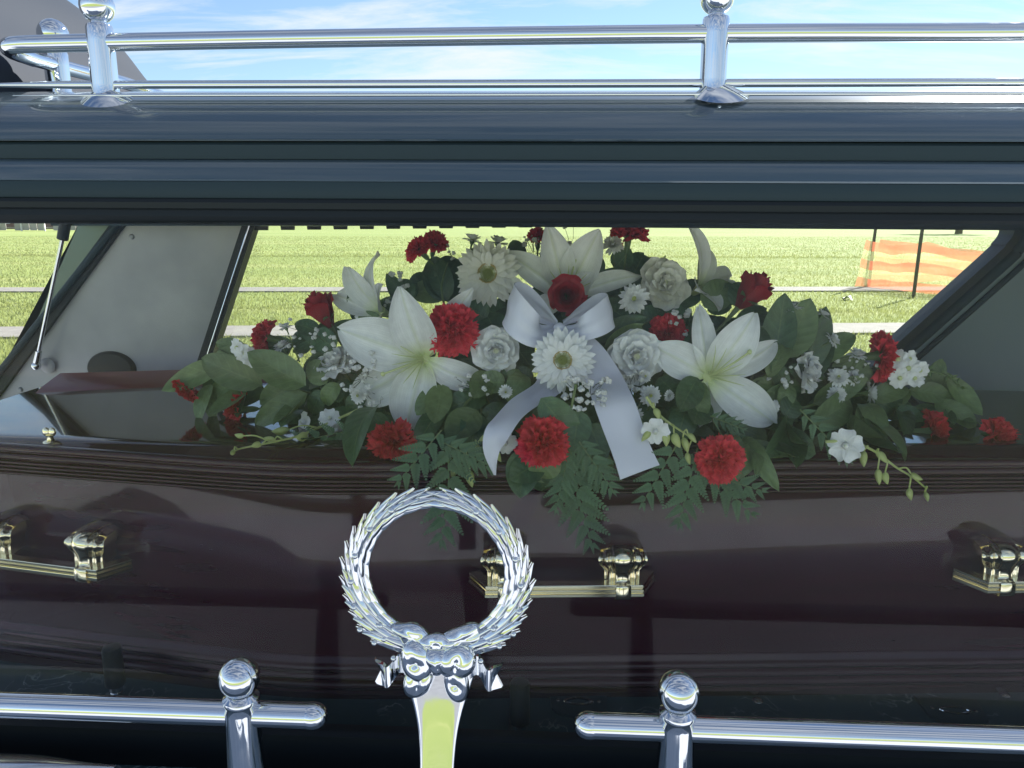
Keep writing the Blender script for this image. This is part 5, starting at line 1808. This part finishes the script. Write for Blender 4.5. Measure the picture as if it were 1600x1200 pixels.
sprig('leafy stem with big upright leaves right of the right lily, under the dark rose', [(1180, 600), (1220, 560), (1250, 500)],
      [(1210, 570, 1225, 462, 64, 0, 0.0), (1225, 560, 1264, 470, 74, 1, 0.0), (1260, 580, 1284, 480, 60, 0, 0.01), (1150, 520, 1205, 470, 50, 0, 0.02), (1190, 560, 1180, 505, 44, 0, 0.01), (1240, 590, 1310, 550, 66, 0, 0.01), (1250, 600, 1300, 530, 50, 0, 0.02), (1200, 590, 1240, 520, 34, 1, -0.01), (1230, 610, 1198, 558, 36, 0, 0.0), (1150, 480, 1165, 430, 46, 0, 0.03)])
sprig('leafy stem of pale leaves lying to the right over the lid', [(1240, 640), (1330, 620), (1400, 610)],
      [(1270, 630, 1348, 590, 46, 1, 0.0), (1270, 660, 1350, 612, 62, 1, -0.01), (1345, 632, 1388, 684, 44, 1, -0.02), (1360, 625, 1432, 596, 40, 1, -0.01), (1225, 650, 1250, 620, 46, 0, -0.02), (1230, 600, 1225, 640, 36, 1, -0.01), (1330, 660, 1420, 706, 42, 1, 0.0), (1310, 650, 1390, 690, 40, 0, 0.01), (1290, 600, 1220, 570, 40, 0, 0.01), (1240, 655, 1190, 650, 50, 0, 0.0), (1300, 570, 1360, 590, 60, 1, 0.02)])
sprig('leafy stem of pale leaves reaching farthest right towards the last carnation', [(1390, 630), (1450, 640), (1510, 650), (1540, 672)],
      [(1420, 610, 1490, 620, 40, 1, 0.0), (1440, 600, 1506, 596, 46, 1, 0.01), (1480, 590, 1526, 650, 44, 1, 0.0), (1460, 630, 1540, 668, 38, 1, -0.01), (1470, 640, 1520, 672, 36, 1, 0.0), (1400, 640, 1450, 660, 40, 0, 0.0), (1480, 640, 1486, 678, 18, 0, -0.02), (1370, 640, 1440, 640, 44, 0, 0.02), (1380, 600, 1400, 560, 34, 0, 0.02), (1420, 650, 1470, 640, 36, 0, 0.02)])
sprig('leafy stem with large dark leaves left of the top gerbera', [(700, 500), (690, 450), (700, 410)],
      [(700, 470, 672, 400, 60, 0, 0.03), (690, 450, 722, 390, 60, 0, 0.03), (720, 470, 660, 430, 50, 0, 0.04), (735, 420, 756, 385, 40, 1, 0.04), (760, 500, 720, 470, 56, 0, 0.02), (760, 490, 780, 530, 60, 0, 0.02), (640, 480, 606, 430, 36, 0, 0.03), (640, 470, 625, 428, 36, 0, 0.03), (600, 520, 560, 490, 44, 1, 0.02), (640, 500, 590, 465, 40, 0, 0.02), (580, 520, 545, 462, 36, 0, 0.03), (670, 430, 640, 455, 40, 0, 0.05)])
sprig('leafy stem with dark leaves behind the top of the spray at right', [(980, 480), (1010, 430), (1040, 400)],
      [(985, 440, 1010, 385, 54, 0, 0.05), (1010, 440, 1040, 395, 50, 0, 0.06), (960, 420, 985, 390, 44, 0, 0.05), (940, 430, 905, 390, 44, 0, 0.06), (1100, 480, 1140, 440, 60, 1, 0.04), (1060, 480, 1100, 430, 50, 0, 0.06), (980, 500, 940, 470, 50, 0, 0.04), (1000, 510, 1040, 480, 50, 0, 0.03), (870, 420, 850, 385, 40, 0, 0.07), (815, 410, 800, 375, 36, 0, 0.06)])
sprig('leafy stem with two curved leaves between the bow and the right ruffled bloom', [(940, 560), (980, 520), (1020, 500)],
      [(930, 530, 1010, 500, 44, 0, 0.0), (945, 548, 1000, 505, 40, 1, -0.01), (950, 570, 915, 535, 40, 0, 0.01), (1040, 560, 1075, 490, 50, 0, 0.02), (1030, 590, 1060, 620, 46, 0, 0.01)])

# filler leaves deep in the mound, nothing tells these stems apart
rg = random.Random(77)
for i in range(40):
    px = 480 + 860 * ((i * 0.618034) % 1.0)
    span = 1 - abs(px - 900) / 520.0
    top = 690 - 255 * max(0, span) ** 0.6
    py = top + (690 - top) * rg.random()
    lv = []
    for j in range(11):
        a = rg.random() * 2 * PI
        ln = rg.uniform(56, 100)
        bx, by = px + rg.uniform(-46, 46), py + rg.uniform(-40, 40)
        tx, ty = bx + math.cos(a) * ln, by + math.sin(a) * ln * 0.8
        sp2 = 1 - abs(tx - 900) / 560.0
        lim = 705 - 280 * max(0, sp2) ** 0.6
        ty = max(ty, lim); by = max(by, lim + 10)
        lv.append((bx, min(by, 712), tx, min(ty, 712), rg.uniform(42, 62), 0, rg.uniform(0.03, 0.09)))
    sprig('dark leafy stem deep in the spray behind the white and red flowers', [(px, py + 20), (px + 10, py), (px, py - 25)], lv, dy=0.03, group='dark filler stems inside the spray')


# ---- fern fronds
def pinna_mesh():
    mb = MB()
    mb.tube([(0, 0, 0), (1.0, 0, 0.0)], [0.010, 0.003], 4, False)
    n_ = 9
    lf = blade_fn(1, 0.27, wf_leaf, lambda u: R(10) - R(25) * u, fold=0.15)
    for i in range(n_):
        f_ = (i + 0.6) / n_
        ln = 0.25 * (1 - f_) ** 0.75 + 0.05
        for s in (-1, 1):
            mtx = T((f_ * 0.97, 0, 0)) @ RZ(s * R(52 - 14 * f_)) @ RX(s * 0.25) @ SC(ln)
            mb.join(MB().grid(lf, 4, 2), mtx)
    mb.join(MB().grid(lf, 4, 2), T((0.93, 0, 0)) @ SC(0.09))
    return mb.mesh('pinna', M['fern'], True, None)


PIN = pinna_mesh()


def frond(base, tip, wpx, label, Y=0.985, n_=8, bow=0.0, Y1=None):
    a, b_ = at(*base, Y + 0.02), at(*tip, Y1 if Y1 else Y)
    t_ = thing('fern_frond', label, 'fern', T(a), 'fern fronds under the flowers')
    L = (b_ - a).length
    nr = Vector((0, -1, 0.15))
    x = (b_ - a).normalized()
    side = nr.cross(x).normalized()
    mid = (b_ - a) * 0.5 + side * bow * L
    n_ = max(5, int(n_ * 0.8))
    pts = smooth_path([Vector((0, 0, 0)), mid, b_ - a], 2 * n_ + 2)
    part('rachis', MB().tube(pts, [0.0012 * (1 - 0.8 * i / (2 * n_ + 2)) for i in range(2 * n_ + 3)], 5), M['stem'], t_)
    k = m_px(a)
    rg_ = random.Random(base[0])
    for i in range(1, 2 * n_ + 2):
        f_ = i / (2 * n_ + 2)
        ln = wpx * k * (0.5 * math.sin(PI * min(1, 0.16 + 0.84 * f_)) ** 0.75 + 0.03) * rg_.uniform(0.9, 1.08)
        d = (pts[i + 1] - pts[i - 1]).normalized()
        s = 1 if i % 2 else -1
        sd_ = nr.cross(d).normalized()
        an = R(54 - 18 * f_)
        dd = (d * math.cos(an) + sd_ * s * math.sin(an) + Vector((0, -0.12 * rg_.random(), 0))).normalized()
        n2 = (nr - dd * nr.dot(dd)).normalized()
        mt = Matrix((dd, n2.cross(dd), n2)).transposed().to_4x4()
        link('pinna', PIN, t_, T(pts[i]) @ mt @ SC(ln))
    link('pinna', PIN, t_, T(pts[-2]) @ Matrix(((x), (nr - x * nr.dot(x)).normalized().cross(x), (nr - x * nr.dot(x)).normalized())).transposed().to_4x4() @ SC(wpx * k * 0.16))


frond((700, 690), (688, 850), 110, 'fern frond hanging behind the top of the chrome wreath', n_=8, bow=0.04)
frond((690, 672), (620, 756), 80, 'fern frond reaching down left beside the low left carnation', n_=7)
frond((690, 690), (770, 730), 70, 'short fern frond reaching right above the wreath')
frond((890, 690), (926, 855), 110, 'longest fern frond hanging down between the middle carnation and the ribbon', n_=9, bow=-0.03)
frond((890, 700), (868, 800), 70, 'fern frond hanging left of the longest frond')
frond((905, 690), (960, 770), 70, 'fern frond behind the tip of the long ribbon tail')
frond((1060, 690), (1002, 790), 84, 'fern frond reaching down right of the ribbon tip', n_=7)
frond((1090, 700), (1060, 822), 90, 'fern frond hanging straight down left of the lower right carnation', n_=8)
frond((1090, 722), (1178, 806), 80, 'fern frond drooping right below the lower right carnation', n_=7)
frond((1100, 740), (1195, 768), 70, 'fern frond stretched right along the lid moulding', n_=7)
frond((560, 670), (418, 700), 60, 'fern frond lying on the lid under the left orchid buds', n_=8, Y=1.07, Y1=1.08)
frond((1110, 650), (1165, 672), 40, 'little fern frond among the leaves below the right lily', n_=6, Y=1.03)
frond((1250, 640), (1330, 722), 60, 'thin fern frond drooping over the lid left of the right orchid buds', n_=8, Y=1.0)

# ---- satin bow
bo = at(878, 510, 1.12)
ribbon = thing('ribbon_bow', 'white satin ribbon bow with two loops and two hanging tails', 'ribbon', T(bo))


def band(pts, widths, nrm_, n_=44, thick=0.0009, gather=False):
    """a flat ribbon along pts; widths and facing vectors interpolate with it"""
    P_ = smooth_path([Vector(p) - bo for p in pts], n_)
    W_ = smooth_path([Vector((w, 0, 0)) for w in widths], n_)
    N_ = smooth_path([Vector(q) for q in nrm_], n_)

    def fn(u, v, off=0.0):
        i = min(n_, int(round(u * n_)))
        d = (P_[min(i + 1, n_)] - P_[max(i - 1, 0)]).normalized()
        n0 = N_[i].normalized()
        s = d.cross(n0).normalized()
        q = 2 * v - 1
        return P_[i] + s * q * W_[i].x + n0 * (off + 0.0016 * math.cos(q * PI) * (1 - abs(2 * u - 1)) + 0.0030 * math.sin(q * 8 + u * 4) * math.exp(-u * 6) + 0.0022 * math.sin(u * 15 + q * 1.3) * u + (0.003 * math.sin(q * 8) * math.exp(-(1 - u) * 7) if gather else 0))
    mb = MB().grid(fn, n_, 10)
    mb.grid(lambda u, v: fn(u, 1 - v, -thick), n_, 10)
    for q in (0, 1):
        mb.grid(lambda u, v: fn(u, q, -thick * v), n_, 1)
        mb.grid(lambda u, v: fn(q, u, -thick * v), 10, 1)
    return mb


YB = 1.125
part('loop', band([at(872, 512, YB), at(846, 522, YB - 0.03), at(818, 506, YB - 0.04), at(800, 484, YB - 0.03), at(797, 468, YB - 0.005), at(812, 466, YB + 0.015), at(842, 486, YB + 0.015), at(870, 506, YB + 0.005)],
                  [0.005, 0.020, 0.025, 0.026, 0.026, 0.025, 0.018, 0.005], [(0.1, -0.9, 0.5), (0.0, -0.9, 0.5), (-0.2, -1, 0.3), (-0.6, -0.8, 0.2), (-0.9, 0.1, 0.2), (-0.2, 0.9, 0.4), (0.1, 0.9, 0.4), (0.1, 0.8, 0.6)], gather=True), M['satin'], ribbon, angle=None)
part('loop', band([at(876, 512, YB), at(900, 516, YB - 0.03), at(928, 506, YB - 0.035), at(950, 492, YB - 0.02), at(953, 482, YB + 0.0), at(938, 478, YB + 0.015), at(905, 492, YB + 0.015), at(880, 506, YB + 0.005)],
                  [0.005, 0.015, 0.020, 0.022, 0.022, 0.021, 0.014, 0.005], [(-0.1, -0.9, 0.5), (0.0, -0.9, 0.5), (0.2, -1, 0.3), (0.6, -0.8, 0.2), (0.9, 0.1, 0.2), (0.2, 0.9, 0.4), (-0.1, 0.9, 0.4), (-0.1, 0.8, 0.6)], gather=True), M['satin'], ribbon, angle=None)
part('knot', MB().ball(at(874, 511, YB - 0.014) - bo, 0.0078, 16, (1.1, 0.7, 0.85)), M['satin'], ribbon, angle=None)
part('tail', band([at(882, 514, YB), at(912, 540, 1.105), at(940, 584, 1.075), at(960, 630, 1.025), at(982, 690, 1.0), at(1000, 738, 0.985)],
                  [0.006, 0.021, 0.026, 0.027, 0.027, 0.029], [(0.1, -0.8, 0.6), (0.15, -0.85, 0.6), (0.1, -0.9, 0.5), (0.1, -0.97, 0.25), (0.12, -0.9, 0.5), (0.1, -0.8, 0.75)]), M['satin'], ribbon, angle=None, label='long ribbon tail hanging right over the lid edge')
part('tail', band([at(872, 516, YB), at(862, 550, 1.12), at(858, 600, 1.09), at(816, 630, 1.03), at(783, 664, 0.985), at(768, 700, 0.982), at(773, 742, 0.985)],
                  [0.006, 0.016, 0.022, 0.024, 0.022, 0.012, 0.0015], [(-0.1, -0.8, 0.6), (-0.1, -0.9, 0.5), (-0.3, -0.8, 0.7), (-0.4, -0.6, 0.8), (-0.5, -0.7, 0.6), (-0.2, -1, 0.1), (0.3, -1, 0.0)]), M['satin'], ribbon, angle=None, label='short ribbon tail twisting down to a point at the left')
